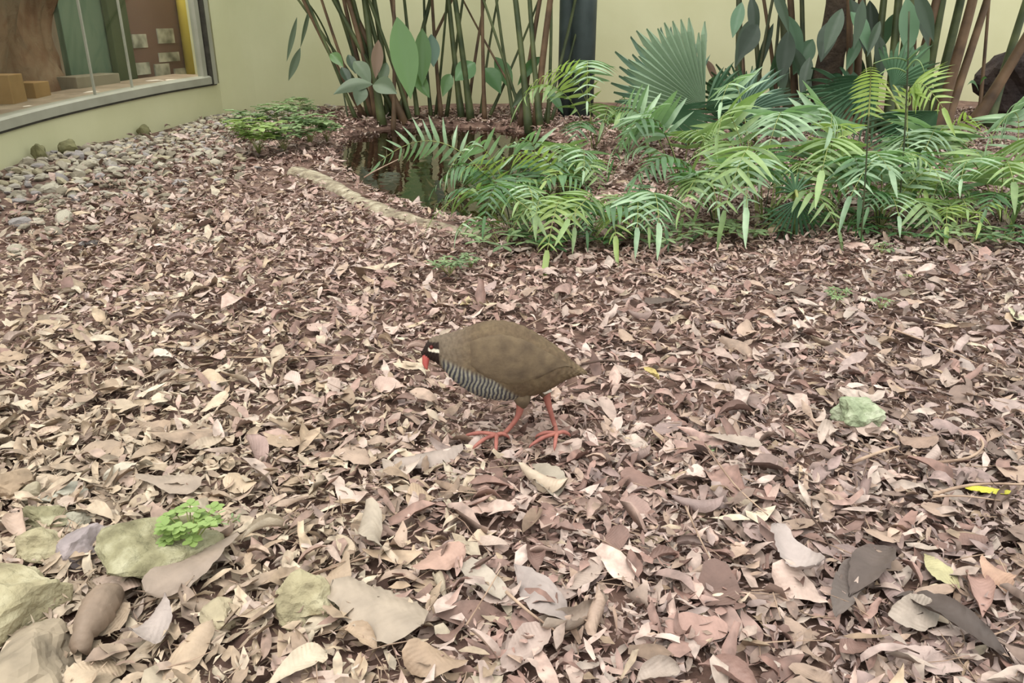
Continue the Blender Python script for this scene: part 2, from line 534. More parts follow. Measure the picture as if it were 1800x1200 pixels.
q0, q1 = cx_[-1] + nx_[-1] * 0.1, cx_[-1] - nx_[-1] * 2.7
mb = MB(); m0 = (q0 + q1) * 0.5; m0.z = 1.15
mb.box(m0, (q1 - q0).length, 0.1, 2.6, math.atan2((q1 - q0).y, (q1 - q0).x))
o = mb.build('wall_corridor_end', M['skirting'], None, False); tag(o, 'beige end wall of the corridor', None, kind='structure')
o = strip(NC - 1, NX, [(-0.14, -0.1), (-0.14, 2.4), (-0.2, 2.4), (-0.2, -0.1)], 'wall_corridor_side', M['wall'], curve=cx_, nrm=nx_)
tag(o, 'yellow side wall continuing past the window corner', None, kind='structure')


def behind(px, off, z):
    """point a distance behind the glass, seen at the photo's column px"""
    d = ray(px, 150); d.z = 0; d.normalize()
    for i in range(len(cx_) - 1):
        a, b = cx_[i], cx_[i + 1]
        ca, cb = d.x * a.y - d.y * a.x, d.x * b.y - d.y * b.x
        if (ca <= 0) != (cb <= 0) and (a.y > 0.5):
            t = ca / (ca - cb)
            h = a.lerp(b, t) + d * off; h.z = z
            return h
    h = cx_[0] + d * off; h.z = z
    return h


def upright(name, px0, px1, off, z0, z1, thick, mat, label, cat, seg=1, group=None):
    p0, p1 = behind(px0, off, z0 + 0.2), behind(px1, off, z0 + 0.2)
    d = p1 - p0; d.z = 0
    mid = (p0 + p1) * 0.5; mid.z = (z0 + z1) / 2
    mb = MB(); mb.box(mid, d.length, thick, z1 - z0, math.atan2(d.y, d.x))
    o = mb.build(name, mat, None, False)
    mdf = o.modifiers.new('bevel', 'BEVEL'); mdf.width = 0.004; mdf.segments = 2
    if label: tag(o, label, cat, group)
    return o


for px_l in (30, 180, 300):  # unseen area lights added to brighten the dark corridor
    q = behind(px_l, 1.0, 2.22)
    q = q - Vector((0.25, 0, 0))
    ld = bpy.data.lights.new('corridor_fill', 'AREA'); ld.energy = 26; ld.size = 0.7; ld.color = (1.0, 0.95, 0.88)
    lo = bpy.data.objects.new('corridor_fill', ld); lo.location = q; COL.objects.link(lo)
# brown rock face (bumpy slab)
p0, p1 = behind(-160, 1.0, 0.3), behind(122, 1.0, 0.3)
vs, fs = [], []
nu, nv = 60, 26
for j in range(nv):
    for i in range(nu):
        u, v = i / (nu - 1), j / (nv - 1)
        p = p0.lerp(p1, u); p.z = 0.0 + v * 1.7
        n3 = mnoise.noise(Vector((u * 7, v * 4, 0.3))) * 0.16 + mnoise.noise(Vector((u * 19, v * 10, 2.3))) * 0.05
        d = (p1 - p0).normalized(); nn = Vector((d.y, -d.x, 0))
        p = p + nn * n3
        vs.append(p)
for j in range(nv - 1):
    for i in range(nu - 1):
        fs.append((j * nu + i, j * nu + i + 1, (j + 1) * nu + i + 1, (j + 1) * nu + i))
o = mk('rock_face', vs, fs, M['brownrock'])
s = o.modifiers.new('solid', 'SOLIDIFY'); s.thickness = 0.12
tag(o, 'rough brown rock display behind the window at far left', 'rock display')
for px0, px1, z1, lb in ((-4, 22, 0.42, 'ochre carton standing before the brown rock display'), (40, 68, 0.36, 'tan carton between the rock display and the green panel')):
    upright('carton', px0, px1, 0.62, 0.0, z1, 0.14, M['carton'], lb, 'box')
upright('green_panel', 124, 212, 1.0, 0.0, 1.8, 0.05, M['greenpanel'], 'grey green standing panel behind the window joint', 'panel')
upright('low_cabinet', 118, 196, 0.72, 0.0, 0.36, 0.16, M['skirting'], 'low beige cabinet standing before the green panel', 'cabinet')
upright('dark_panel', 208, 240, 0.9, 0.0, 1.8, 0.05, M['darkgreen'], 'dark olive panel beside the maroon display board', 'panel')
bd = empty('display_board', behind(290, 1.0, 0.0))
tag(bd, 'maroon display board with pale picture cards', 'display board')


def board_part(name, px0, px1, py0, py1, off, mat):
    a, b = behind(px0, off, 0.3), behind(px1, off, 0.3)
    za, zb = at((px0 + px1) / 2, py1, (a.y + b.y) / 2).z, at((px0 + px1) / 2, py0, (a.y + b.y) / 2).z
    d = b - a; d.z = 0
    mid = (a + b) * 0.5; mid.z = (za + zb) / 2
    mb = MB(); mb.box(mid, d.length, 0.012, zb - za, math.atan2(d.y, d.x))
    return mb.build(name, mat, bd, False)


board_part('board', 236, 334, -60, 150, 1.0, M['maroon'])
for c in ((243, 268, 110, 131), (276, 302, 112, 134), (310, 331, 120, 136), (287, 322, 92, 108), (246, 270, 60, 84), (290, 318, 50, 76)):
    board_part('picture_card', *c, 0.97, M['photo'])
cyl = MB(); q = behind(344, 0.9, 0.0)
cyl.tube([q, q + Vector((0, 0, 2.2))], 0.062, 24)
o = cyl.build('yellow_column', M['yellow']); tag(o, 'yellow round column inside the right end of the window', 'column')
for px, dx, rz, lb in ((55, 0.20, .3, 'small pale paper slip on the ledge at far left'), (180, 0.26, .2, 'pale paper slip on the ledge by the glass joint'), (290, 0.24, .1, 'open white leaflet on the ledge below the maroon board')):
    q = behind(px, 0.22, 0.25)
    z = curve[nearest_index(px)].z + 0.064
    vs = []
    for i in range(7):
        for j in range(2):
            u = i / 6 - 0.5
            vs.append(Matrix.Rotation(rz + 0.5, 3, 'Z') @ Vector((u * dx, (j - 0.5) * 0.10, 0.006 * abs(math.sin(u * 7)))) + Vector((q.x, q.y, z)))
    o = mk('paper', vs, [(i * 2, i * 2 + 2, i * 2 + 3, i * 2 + 1) for i in range(6)], M['paper'])
    s = o.modifiers.new('solid', 'SOLIDIFY'); s.thickness = 0.0015
    tag(o, lb, 'paper')


# ------------------------------------------------------------------ rocks
def rock_mesh(name, seed, sx, sy, sz, mat, sub=3, rough=0.25, chop=5):
    import bmesh
    bm = bmesh.new()
    bmesh.ops.create_icosphere(bm, subdivisions=sub, radius=1.0)
    r = random.Random(seed)
    planes = []
    for _ in range(chop):
        n = Vector((r.gauss(0, 1), r.gauss(0, 1), r.gauss(0, 0.8))).normalized()
        planes.append((n, r.uniform(0.50, 0.80)))
    for v in bm.verts:
        p = v.co.copy()
        for n, d in planes:
            k = p.dot(n)
            if k > d: p -= n * (k - d) * 0.96
        f = 1 + rough * mnoise.noise(p * 1.4 + Vector((seed * 3.1, 0, 0))) + rough * 0.35 * mnoise.noise(p * 4.5 + Vector((0, seed * 1.7, 0)))
        if sub >= 4: f += rough * 0.12 * mnoise.noise(p * 11)
        v.co = Vector((p.x * sx * f, p.y * sy * f, p.z * sz * f))
    me = bpy.data.meshes.new(name); bm.to_mesh(me); bm.free()
    me.materials.append(mat)
    me.polygons.foreach_set('use_smooth', [False] * len(me.polygons))
    return me


def put_rock(px, py, wpx, dpx_y, hm, mat, label, seed, name='stone', rz=0.0, sub=4, cat='stone', rough=0.25, chop=6, sink=0.35):
    c = gp(px, py, 0.01)
    dep = c.y * CP + (H) * SP
    w = wpx * dep / F / 2
    me = rock_mesh(name, seed, w * 1.12, dpx_y, hm, mat, sub, rough, chop)
    o = bpy.data.objects.new(name, me); COL.objects.link(o)
    o.location = (c.x, c.y, float(hgt(c.x, c.y)) + hm * (1 - sink))
    o.rotation_euler = (0, 0, rz)
    tag(o, label, cat)
    return o


put_rock(12, 1082, 150, 0.085, 0.045, M['palestone'], 'large pale yellow rock in the near left corner', 3, rz=-0.5)
put_rock(282, 985, 172, 0.080, 0.048, M['moss'], 'big pale green rock beside the bright green seedling', 8, rz=0.5)
put_rock(75, 975, 110, 0.035, 0.028, M['palestone'], 'smooth yellowish stone left of the grey purple stone', 12, rz=0.1)
o = put_rock(145, 972, 78, 0.040, 0.030, M['stone_obj'], 'grey purple smooth stone between yellow and green rocks', 5, rz=-0.4); o.color = (*lin(142, 130, 130), 1)
o = put_rock(112, 870, 78, 0.032, 0.022, M['stone_obj'], 'pale grey rounded stone above the mossy stone', 21); o.color = (*lin(156, 151, 138), 1)
put_rock(85, 916, 92, 0.030, 0.022, M['moss'], 'rough mossy yellow stone below the pale grey rounded stone', 31, rough=0.4)
o = put_rock(15, 862, 80, 0.040, 0.030, M['stone_obj'], 'brown stone at the left edge of the litter', 41); o.color = (*lin(140, 120, 100), 1)
o = put_rock(60, 872, 44, 0.022, 0.022, M['stone_obj'], 'small tan stone between the brown and pale grey stones', 43); o.color = (*lin(152, 141, 120), 1)
o = put_rock(140, 922, 50, 0.018, 0.018, M['stone_obj'], 'flat light grey stone on top edge of purple stone', 47); o.color = (*lin(156, 150, 134), 1)
o = put_rock(190, 948, 40, 0.020, 0.018, M['stone_obj'], 'small pale pebble beside the big green rock', 49); o.color = (*lin(156, 146, 130), 1)
put_rock(545, 1075, 104, 0.040, 0.034, M['palestone'], 'pale yellow angular rock near the bottom edge', 52, rz=0.6)
o = put_rock(385, 1098, 62, 0.030, 0.022, M['stone_obj'], 'rounded cream stone left of the angular yellow rock', 57); o.color = (*lin(162, 149, 124), 1)
put_rock(1500, 752, 78, 0.036, 0.034, M['coral'], 'knobbly pale green stone on the leaves at right', 61, rough=0.5, chop=3, sink=0.05)
o = put_rock(45, 1180, 190, 0.07, 0.04, M['stone_obj'], 'brown grey stone under the large pale yellow rock', 63); o.color = (*lin(144, 130, 112), 1)
put_rock(1840, 205, 210, 0.34, 0.42, M['darkrock'], 'dark brown boulder against the wall at right', 71, name='boulder', cat='boulder', sink=0.4)

# stone band under the wall
CURV = np.array([(p.x, p.y) for p in curve]); CN = np.array([(n.x, n.y) for n in nrm])


def wall_dist(x, y):
    d = (CURV[:, 0] - x) ** 2 + (CURV[:, 1] - y) ** 2
    i = int(d.argmin())
    return (x - CURV[i, 0]) * CN[i, 0] + (y - CURV[i, 1]) * CN[i, 1]


stone_meshes = [rock_mesh('stone', 100 + k, 1.0, random.uniform(0.65, 0.95), random.uniform(0.34, 0.52), M['stone_obj'], 2, 0.3, 6) for k in range(10)]
stone_pal = [lin(*c) for c in ((168, 158, 140), (154, 144, 128), (178, 169, 152), (142, 132, 116), (162, 153, 142), (126, 116, 100), (166, 155, 130), (150, 142, 140))]
cand = []
curve_b = [Vector((p.x, p.y, 0)) for p in curve]
tries = 0
while len(cand) < 1150 and tries < 60000:
    tries += 1
    i = random.randrange(0, NC - 1); t = random.random()
    p = curve_b[i].lerp(curve_b[i + 1], t)
    n = nrm[i]
    u = abs(random.gauss(0, 0.52))
    if u > 1.25: continue
    far = (p.y > 5.6)
    q = p + n * (u + 0.06)
    if pond_sd(q.x, q.y) < 0.25: continue
    s = random.uniform(0.016, 0.036) * (1.25 if random.random() < 0.15 else 1.0) * (1.15 if p.y < 4.8 else 0.9)
    if any((c[0].x - q.x) ** 2 + (c[0].y - q.y) ** 2 < (0.72 * (c[1] + s)) ** 2 for c in cand[-500:]) and random.random() < 0.93: continue
    cand.append((q, s))
# strip in front of the back wall's left part
for _ in range(260):
    t = random.random()
    p = bpts[0].lerp(bpts[2], t)
    q = p + Vector((random.uniform(-.1, .1), -abs(random.gauss(0, 0.3)) - 0.05, 0))
    if pond_sd(q.x, q.y) < 0.2: continue
    cand.append((q, random.uniform(0.018, 0.035)))


def vis_score(q, s):
    x, y, d = pxof(q.x, q.y, 0.02)
    if not (-20 < x < 1820 and y < 1200): return 0
    return s / d


cand.sort(key=lambda c: -vis_score(*c))
STONE_XY = [(c[0].x, c[0].y, c[1]) for c in cand]
for q, s in cand[:285]:
    me = random.choice(stone_meshes)
    o = bpy.data.objects.new('stone', me); COL.objects.link(o)
    z = float(hgt(q.x, q.y))
    o.location = (q.x, q.y, z + s * 0.32 + random.random() * 0.008)
    o.rotation_euler = (random.gauss(0, .25), random.gauss(0, .25), random.uniform(0, 6.28))
    o.scale = (s, s, s)
    k = random.uniform(0.85, 1.08)
    o.color = (*[c * k for c in random.choice(stone_pal)], 1)
    px_, py_, _d = pxof(q.x, q.y, 0)
    zone = 'at left picture edge' if px_ < 60 else ('below left glass pane' if px_ < 150 else ('below glass joints' if px_ < 250 else ('below yellow column' if px_ < 340 else ('at window corner' if px_ < 430 else 'by back wall'))))
    wd_ = wall_dist(q.x, q.y)
    row = 'against the wall' if wd_ < 0.22 else ('in mid band' if wd_ < 0.55 else 'at the leaf edge')
    l_ = o.color[1]
    tn_ = 'pale cream' if l_ > 0.35 else ('dark tan' if l_ < 0.24 else 'grey beige')
    tag(o, f'{"larger" if s > 0.033 else "smaller"} {tn_} stone {row}, {zone}', 'stone', 'stones along the curved wall')
# the rest, joined
vs, fs, ts = [], [], []
small = [rock_mesh('small_stone', 200 + k, 1.0, random.uniform(0.65, 0.95), random.uniform(0.42, 0.62), M['stone_att'], 1, 0.3, 4) for k in range(6)]
small_np = []
for me in small:
    vv = np.array([v.co for v in me.vertices]); ff = np.array([list(p.vertices) for p in me.polygons]); small_np.append((vv, ff))
off = 0
for q, s in cand[285:]:
    vv, ff = random.choice(small_np)
    a = random.uniform(0, 6.28)
    R = np.array([[math.cos(a), -math.sin(a), 0], [math.sin(a), math.cos(a), 0], [0, 0, 1]])
    vs.append((vv * s) @ R.T + np.array([q.x, q.y, float(hgt(q.x, q.y)) + s * 0.3]))
    fs.append(ff + off); off += len(vv)
    ts.append(np.tile(np.array(random.choice(stone_pal)) * random.uniform(0.85, 1.08), (len(vv), 1)))
me = np_mesh('gravel', np.concatenate(vs), np.concatenate(fs), M['stone_att'], False, np.concatenate(ts))
o = bpy.data.objects.new('gravel', me); COL.objects.link(o)
tag(o, 'small pale stones filling the band beneath the curved wall', 'gravel', kind='stuff')
for px, py, w, lb in ((123, 272, 34, 'dark olive stone leaning on the wall, larger of two'), (73, 280, 24, 'dark olive stone against the wall at far left'), (253, 233, 20, 'small round mossy stone against the wall below the window')):
    o = put_rock(px, py, w, 0.05, 0.05, M['stone_obj'], lb, px, sub=3, sink=0.3); o.color = (*lin(112, 108, 76), 1)

# pond rim: pale concrete lip
rp = [gp(x, y, 0.0) for x, y in ((520, 300), (556, 312), (592, 330), (628, 352), (675, 375), (730, 392), (790, 406), (850, 420))]
rc = catmull(rp, 7)
vs, fs = [], []
for i, p in enumerate(rc):
    t = (rc[min(i + 1, len(rc) - 1)] - rc[max(i - 1, 0)]).normalized(); n = Vector((-t.y, t.x, 0))
    w = 0.060 + 0.030 * mnoise.noise(Vector((p.x * 3.1, p.y * 3.7, 4.4)))
    if i in (0, len(rc) - 1): w *= 0.4
    for off_, z in ((-w, -0.08), (-w * 0.95, 0.008), (-w * 0.5, 0.021), (w * 0.3, 0.024), (w * 0.85, 0.012), (w * 1.1, -0.09)):
        q = p + n * off_
        vs.append((q.x, q.y, z + 0.022 * mnoise.noise(Vector((q.x * 14, q.y * 14, off_ * 40)))))
k = 6
for i in range(len(rc) - 1):
    for j in range(k - 1):
        fs.append((i * k + j, (i + 1) * k + j, (i + 1) * k + j + 1, i * k + j + 1))
fs += [tuple(range(k)), tuple((len(rc) - 1) * k + j for j in range(k))[::-1]]
o = mk('pond_rim', vs, fs, M['rim'])
s = o.modifiers.new('sub', 'SUBSURF'); s.levels = s.render_levels = 1
tag(o, 'pale uneven concrete rim along the near edge of the pond', 'pond rim')

# ------------------------------------------------------------------ leaf litter
PAL = {
    'pink': [lin(196, 166, 154), lin(182, 148, 138), lin(164, 128, 118), lin(206, 180, 168), lin(144, 108, 98), lin(188, 160, 142), lin(118, 86, 78), lin(212, 188, 178)],
    'tan': [lin(208, 186, 160), lin(192, 168, 140), lin(176, 150, 124), lin(216, 200, 176), lin(158, 132, 108), lin(200, 180, 158), lin(140, 114, 94)],
    'mauve': [lin(176, 154, 148), lin(160, 136, 132), lin(188, 166, 154), lin(142, 118, 112), lin(196, 178, 166), lin(124, 102, 92), lin(170, 144, 126)],
}


VEIL = lin(178, 160, 140)  # haze colour of the glass reflection, painted into the leaves


def leaf_colour(x, y):
    px, py, _ = pxof(x, y, 0)
    wt = max(0.05, min(1.0, (1000 - px) / 900 * (0.25 + (py - 350) / 500)))
    wm = max(0.05, min(1.0, (px - 950) / 800))
    wp = max(0.15, 0.9 - wt * 0.7 - wm * 0.6)
    k = random.choices(('tan', 'mauve', 'pink'), (wt, wm, wp))[0]
    c = random.choice(PAL[k]); mid_ = (0.36, 0.27, 0.225)
    c = tuple(v * 0.8 + m_ * 0.2 for v, m_ in zip(c, mid_))
    s = random.uniform(0.62, 0.92)
    d = 0.40 * max(0.0, min(1.0, (900 - px) / 700)) * max(0.0, min(1.0, (py - 560) / 300))  # pale reflected veil grows towards the lower left
    veil = VEIL
    return tuple(v * s * (1 - d) + q * d for v, q in zip(c, veil))


def width_profile(u, kind):
    if kind == 0:   # lanceolate
        return np.sin(np.pi * np.clip(u, 0, 1) ** 0.85) ** 0.9
    if kind == 1:   # ovate
        return np.sin(np.pi * np.clip(u, 0, 1) ** 0.62) ** 0.75
    return np.where(u < 0.75, np.sin(np.pi * np.clip(u, 0, 1) ** 0.7) ** 0.6, 0.62)   # torn


def leaves(N, xs, ys, L, zlay, nu, vv, wr, tilt, r, curl=1.0, rag=0.07):
    """N curled leaves as arrays (N, nu*nv, 3)"""
    u = np.linspace(0, 1, nu)
    nv = len(vv)
    W = np.stack([width_profile(u, k) for k in range(3)])[r.integers(0, 3, N)]          # N,nu
    nz_ = r.normal(0, rag, W.shape)
    if nu >= 8:
        nz_ = (nz_ + np.roll(nz_, 1, 1) + np.roll(nz_, -1, 1)) / 1.7
    W = W * (1 + nz_); W[:, 0] = 0.06
    W[:, -1] = np.where(r.random(N) < (0.35 if nu < 8 else 0.0), 0.45, 0.04)
    if nu >= 12: W[:, -2] *= 0.8
    v = np.array(vv)
    halfw = (L * wr)[:, None, None] * W[:, :, None]
    fold = r.normal(0.35, 0.35, N)[:, None, None] * curl
    bend = r.normal(0.15, 0.75, N)[:, None, None] * curl
    twist = r.normal(0, 0.45, N)[:, None, None] * curl
    a = fold * np.abs(v)[None, None, :] + r.normal(0, 0.14 if nu < 8 else 0.05, (N, nu, nv))
    lx = halfw * v[None, None, :] * np.cos(a)
    lz = halfw * np.abs(v)[None, None, :] * np.sin(a)
    uu = (u - 0.5)[None, :, None]
    th = twist * uu * 2
    lx, lz = lx * np.cos(th) - lz * np.sin(th), lx * np.sin(th) + lz * np.cos(th)
    ll = L[:, None, None]
    ang = bend * uu * 2
    ly = uu * ll * np.sinc(ang / np.pi / 1.6)
    lz = lz - ll * 0.5 * bend * (uu * uu)
    side = r.normal(0, 0.10, N)[:, None, None]
    lx = lx + side * ll * (uu * uu)
    P = np.stack(np.broadcast_arrays(lx, ly, lz), -1).reshape(N, nu * nv, 3)
    P += r.normal(0, 0.010 if nu < 8 else 0.004, P.shape) * L[:, None, None]
    tx, ty = r.normal(0, tilt, N), r.normal(0, tilt, N)
    yaw = r.uniform(0, 2 * np.pi, N)
    flip = np.where(r.random(N) < 0.35, -1.0, 1.0)
    P[:, :, 2] *= flip[:, None]
    c, s_ = np.cos(tx)[:, None], np.sin(tx)[:, None]
    P = np.stack([P[..., 0], P[..., 1] * c - P[..., 2] * s_, P[..., 1] * s_ + P[..., 2] * c], -1)
    c, s_ = np.cos(ty)[:, None], np.sin(ty)[:, None]
    P = np.stack([P[..., 0] * c + P[..., 2] * s_, P[..., 1], -P[..., 0] * s_ + P[..., 2] * c], -1)
    c, s_ = np.cos(yaw)[:, None], np.sin(yaw)[:, None]
    P = np.stack([P[..., 0] * c - P[..., 1] * s_, P[..., 0] * s_ + P[..., 1] * c, P[..., 2]], -1)
    zmin = P[..., 2].min(1)
    P[..., 0] += xs[:, None]; P[..., 1] += ys[:, None]
    P[..., 2] += (zlay - zmin * 0.75)[:, None]
    return P


def grid_faces(N, nu, nv):
    i, j = np.meshgrid(np.arange(nu - 1), np.arange(nv - 1), indexing='ij')
    a = (i * nv + j).ravel()
    f = np.stack([a, a + 1, a + nv + 1, a + nv], 1)
    return (f[None] + (np.arange(N) * nu * nv)[:, None, None]).reshape(-1, 4)


def sample_ground(N, ylo, yhi, margin=0.75, dens=None):
    """points spread evenly over the seen wedge of ground"""
    xs, ys = [], []
    while len(xs) < N:
        y = random.uniform(ylo, yhi)
        w = 0.70 * (y * CP + H * SP) + margin
        wmax = 0.70 * (yhi * CP + H * SP) + margin
        if random.random() > w / wmax: continue
        x = random.uniform(-w, w)
        if dens is not None and random.random() > dens(x, y): continue
        xs.append(x); ys.append(y)
    return np.array(xs), np.array(ys)


BWX = [p.x for p in bpts]; BWY = [p.y for p in bpts]


RCX = np.array([(p.x, p.y) for p in rc])


def dens(x, y):
    if 2.6 < y < 4.6 and ((RCX[:, 0] - x) ** 2 + (RCX[:, 1] - y) ** 2).min() < 0.0045: return 0.16
    if y > 2.4:
        s = float(pond_sd(x, y))
        if s < -0.10: return 0.35
        if s < 0.05: return 0.9
    if x < 0 and y > 1.8:
        w = wall_dist(x, y)
        if w < 0.04: return 0
        if w < 0.40: return 0.08
        if w < 0.9: return 0.08 + (w - 0.40) * 1.8
    if y > np.interp(x, BWX, BWY) - 0.16: return 0
    if x < -0.9 and wall_dist(x, y) < 0.07: return 0
    return 1.0


def litter(name, N, ylo, yhi, Lmed, Lsig, layer, nu, vv, wrr, label, tilt=0.30, curl=1.15):
    N = int(N * 1.22)
    xs, ys = sample_ground(N, ylo, yhi, dens=dens)
    r = rng
    L = np.clip(Lmed * np.exp(r.normal(0, Lsig, N)), 0.006, 0.15)
    wr = r.uniform(*wrr, N)
    z = hgt(xs, ys) + r.uniform(0.0, layer, N)
    P = leaves(N, xs, ys, L, z, nu, vv, wr, tilt, r, curl)
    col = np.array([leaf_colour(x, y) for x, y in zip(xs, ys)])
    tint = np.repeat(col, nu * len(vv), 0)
    me = np_mesh(name, P.reshape(-1, 3), grid_faces(N, nu, len(vv)), M['leaf_att'], True, tint)
    o = bpy.data.objects.new(name, me); COL.objects.link(o)
    tag(o, label, 'leaf litter', kind='stuff')
    return o


litter('leaf_litter', 21000, 0.42, 3.4, 0.036, 0.36, 0.026, 6, (-1, 0, 1), (0.11, 0.25), 'thick carpet of small dry brown leaves around the bird')
litter('leaf_litter', 11000, 3.3, 7.0, 0.044, 0.34, 0.022, 5, (-1, 0, 1), (0.12, 0.27), 'dry leaf carpet beyond the ferns and pond')
litter('leaf_fragments', 36000, 0.42, 3.4, 0.015, 0.40, 0.028, 3, (-1, 0, 1), (0.06, 0.26), 'broken leaf crumbs strewn through the near litter', tilt=0.4)
litter('leaf_fragments', 15000, 3.3, 7.0, 0.022, 0.35, 0.022, 3, (-1, 0, 1), (0.10, 0.35), 'broken leaf crumbs in the far litter', tilt=0.4)

litter('leaf_litter', 5500, 0.45, 1.35, 0.034, 0.36, 0.020, 6, (-1, 0, 1), (0.11, 0.25), 'dry leaf carpet closest to the visitor side')
litter('leaf_fragments', 14000, 0.45, 1.5, 0.013, 0.40, 0.022, 3, (-1, 0, 1), (0.06, 0.26), 'broken leaf crumbs closest to the visitor side', tilt=0.4)

# fine twigs, joined
NT = 4200
xs, ys = sample_ground(NT, 0.42, 4.2, dens=dens)
vs, fs = [], []
tb = MB()
for x, y in zip(xs, ys):
    L = random.uniform(0.015, 0.075); a = random.uniform(0, 6.28); r_ = random.uniform(0.0005, 0.0012)
    z = float(hgt(x, y)) + random.uniform(0.012, 0.034)
    d = Vector((math.cos(a), math.sin(a), random.gauss(0, 0.15)))
    n = Vector((-d.y, d.x, 0)) * random.gauss(0, 0.12)
    p = Vector((x, y, z))
    tb.tube([p - d * L / 2, p + n * L * 0.5, p + d * L / 2], [r_, r_, r_ * 0.6], 3, False)
o = tb.build('fine_twigs', M['twig']); tag(o, 'hair-thin dry twigs scattered through the leaf litter', 'twigs', kind='stuff')

# single leaves: the ones that show largest
ind_kinds = []
for k in range(18):
    n = 1
    wr = np.array([random.uniform(0.15, 0.24) if k % 3 == 0 else random.uniform(0.24, 0.36)])
    curl = 1.5 if k % 3 == 2 else (0.8 if k % 3 == 1 else 1.0)
    P = leaves(1, np.zeros(1), np.zeros(1), np.ones(1), np.zeros(1), 16, (-1, -0.66, -0.33, 0, 0.33, 0.66, 1), wr, 0.05, np.random.default_rng(500 + k), curl, 0.045)[0]
    me = np_mesh('fallen_leaf', P, grid_faces(1, 16, 7), M['leaf_obj'])
    ind_kinds.append(me)
spots = []
tries = 0
while len(spots) < 272 and tries < 40000:
    tries += 1
    py = 470 + 760 * (random.random() ** 0.75); px = random.uniform(-30, 1830)
    g = gp(px, py)
    if dens(g.x, g.y) < 0.9 or g.y > 3.0: continue
    if 740 < px < 1060 and 540 < py < 800: continue
    L = random.uniform(0.055, 0.098) * (1.0 if py > 800 else 0.85)
    if any((g.x - s[0].x) ** 2 + (g.y - s[0].y) ** 2 < (0.50 * (L + s[1])) ** 2 for s in spots): continue
    if px < 420 and 835 < py < 1110 and random.random() < 0.8: continue
    spots.append((g, L))
KIND_LABEL = {0: 'narrow', 1: 'broad', 2: 'curled'}


def tone(c):
    r_, g_, b_ = c; l = 0.3 * r_ + 0.6 * g_ + 0.1 * b_
    if l < 0.15: return 'dark brown'
    if l > 0.36: return 'pale'
    return 'tan' if b_ / r_ < 0.66 else 'pinkish'


def leaf_zone(px, py):
    if py < 560: return 'between the pond rim and the left edge' if px < 700 else ('below the hanging ferns' if px < 1200 else 'before the right ferns')
    if py < 780: return 'far left of the bird' if px < 380 else ('just left of the bird' if px < 900 else ('just right of the bird' if px < 1300 else 'around the knobbly green stone'))
    if px < 480: return 'among the near left rocks'
    if px < 800: return 'between the bird and near rocks'
    if px < 1150: return 'in front of the bird feet'
    return 'in near litter right of the bird' if px < 1550 else 'below the bright yellow leaf'

for g, L in spots:
    k = random.randrange(18)
    o = bpy.data.objects.new('fallen_leaf', ind_kinds[k]); COL.objects.link(o)
    px, py, _ = pxof(g.x, g.y, 0)
    o.location = (g.x, g.y, float(hgt(g.x, g.y)) + 0.022)
    o.rotation_euler = (random.gauss(0, 0.14), random.gauss(0, 0.14), random.uniform(0, 6.28))
    o.scale = (L, L, L * random.uniform(0.7, 1.1))
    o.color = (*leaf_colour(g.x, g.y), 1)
    lw_ = 'small' if L < 0.064 else ('large' if L > 0.082 else 'medium')
    tag(o, f'{lw_} {tone(o.color[:3])} {KIND_LABEL[k % 3]} dry leaf {leaf_zone(px, py)}', 'leaf', 'single fallen leaves on the litter')


def hero_leaf(px, py, L, yaw, colour, label, seed, wr=0.3, curl=1.2, tx=0.0, ty=0.0, lift=0.03, name='fallen_leaf', mat=None, cat='leaf'):
    P = leaves(1, np.zeros(1), np.zeros(1), np.ones(1), np.zeros(1), 22, tuple(np.linspace(-1, 1, 9)), np.array([wr * 0.85]), 0.0, np.random.default_rng(seed), curl, 0.04)[0]
    P[:, 2] -= P[:, 2].mean()
    me = np_mesh(name, P, grid_faces(1, 22, 9), mat or M['leaf_obj'])
    o = bpy.data.objects.new(name, me); COL.objects.link(o)
    g = gp(px, py, lift)
    o.location = (g.x, g.y, float(hgt(g.x, g.y)) + lift)
    o.rotation_euler = (tx, ty, yaw)
    o.scale = (L, L, L)
    if colour:
        g_ = sum(colour) / 3
        o.color = (*lin(*[(c * 0.72 + g_ * 0.28) * 0.86 for c in colour]), 1)
    tag(o, label, cat)
    return o


hero_leaf(452, 800, 0.075, 1.3, (186, 146, 134), 'pinkish leaf propped upright left of the bird', 1, 0.36, 0.8, tx=0.9, lift=0.04)
hero_leaf(225, 825, 0.085, 1.4, (212, 196, 170), 'rolled pale cream leaf above the seedling rock', 2, 0.16, 1.6, lift=0.035)
hero_leaf(300, 850, 0.11, 1.5, (176, 150, 128), 'broad flat brown leaf just behind the green seedling', 3, 0.26, 0.5, tx=0.1, lift=0.035)
hero_leaf(165, 1070, 0.13, 0.9, (158, 128, 104), 'large dark tan curled leaf beside the near left rock', 4, 0.38, 1.3, tx=0.15, lift=0.045)
hero_leaf(265, 1090, 0.085, 2.4, (186, 164, 154), 'greyish rolled leaf at the bottom left edge', 6, 0.33, 1.8, lift=0.05)
hero_leaf(340, 985, 0.15, 1.75, (168, 142, 122), 'long brown leaf lying against the big green rock', 7, 0.24, 0.5, lift=0.045)
hero_leaf(1740, 866, 0.072, 1.75, None, 'bright yellow leaf on the litter at the right edge', 8, 0.16, 0.8, lift=0.035, mat=M['yellow_leaf'])
hero_leaf(1146, 650, 0.042, 1.2, (226, 196, 104), 'small crumpled yellow leaf right of the bird tail', 9, 0.42, 1.8, lift=0.046, tx=.5)
hero_leaf(1400, 962, 0.12, 1.7, (196, 174, 166), 'arched pinkish grey leaf over a dark hollow at right', 10, 0.28, 1.4, lift=0.05)
hero_leaf(1530, 985, 0.15, 2.1, (104, 84, 76), 'dark brown ribbed leaf beside the arched grey leaf', 11, 0.20, 1.0, lift=0.04)
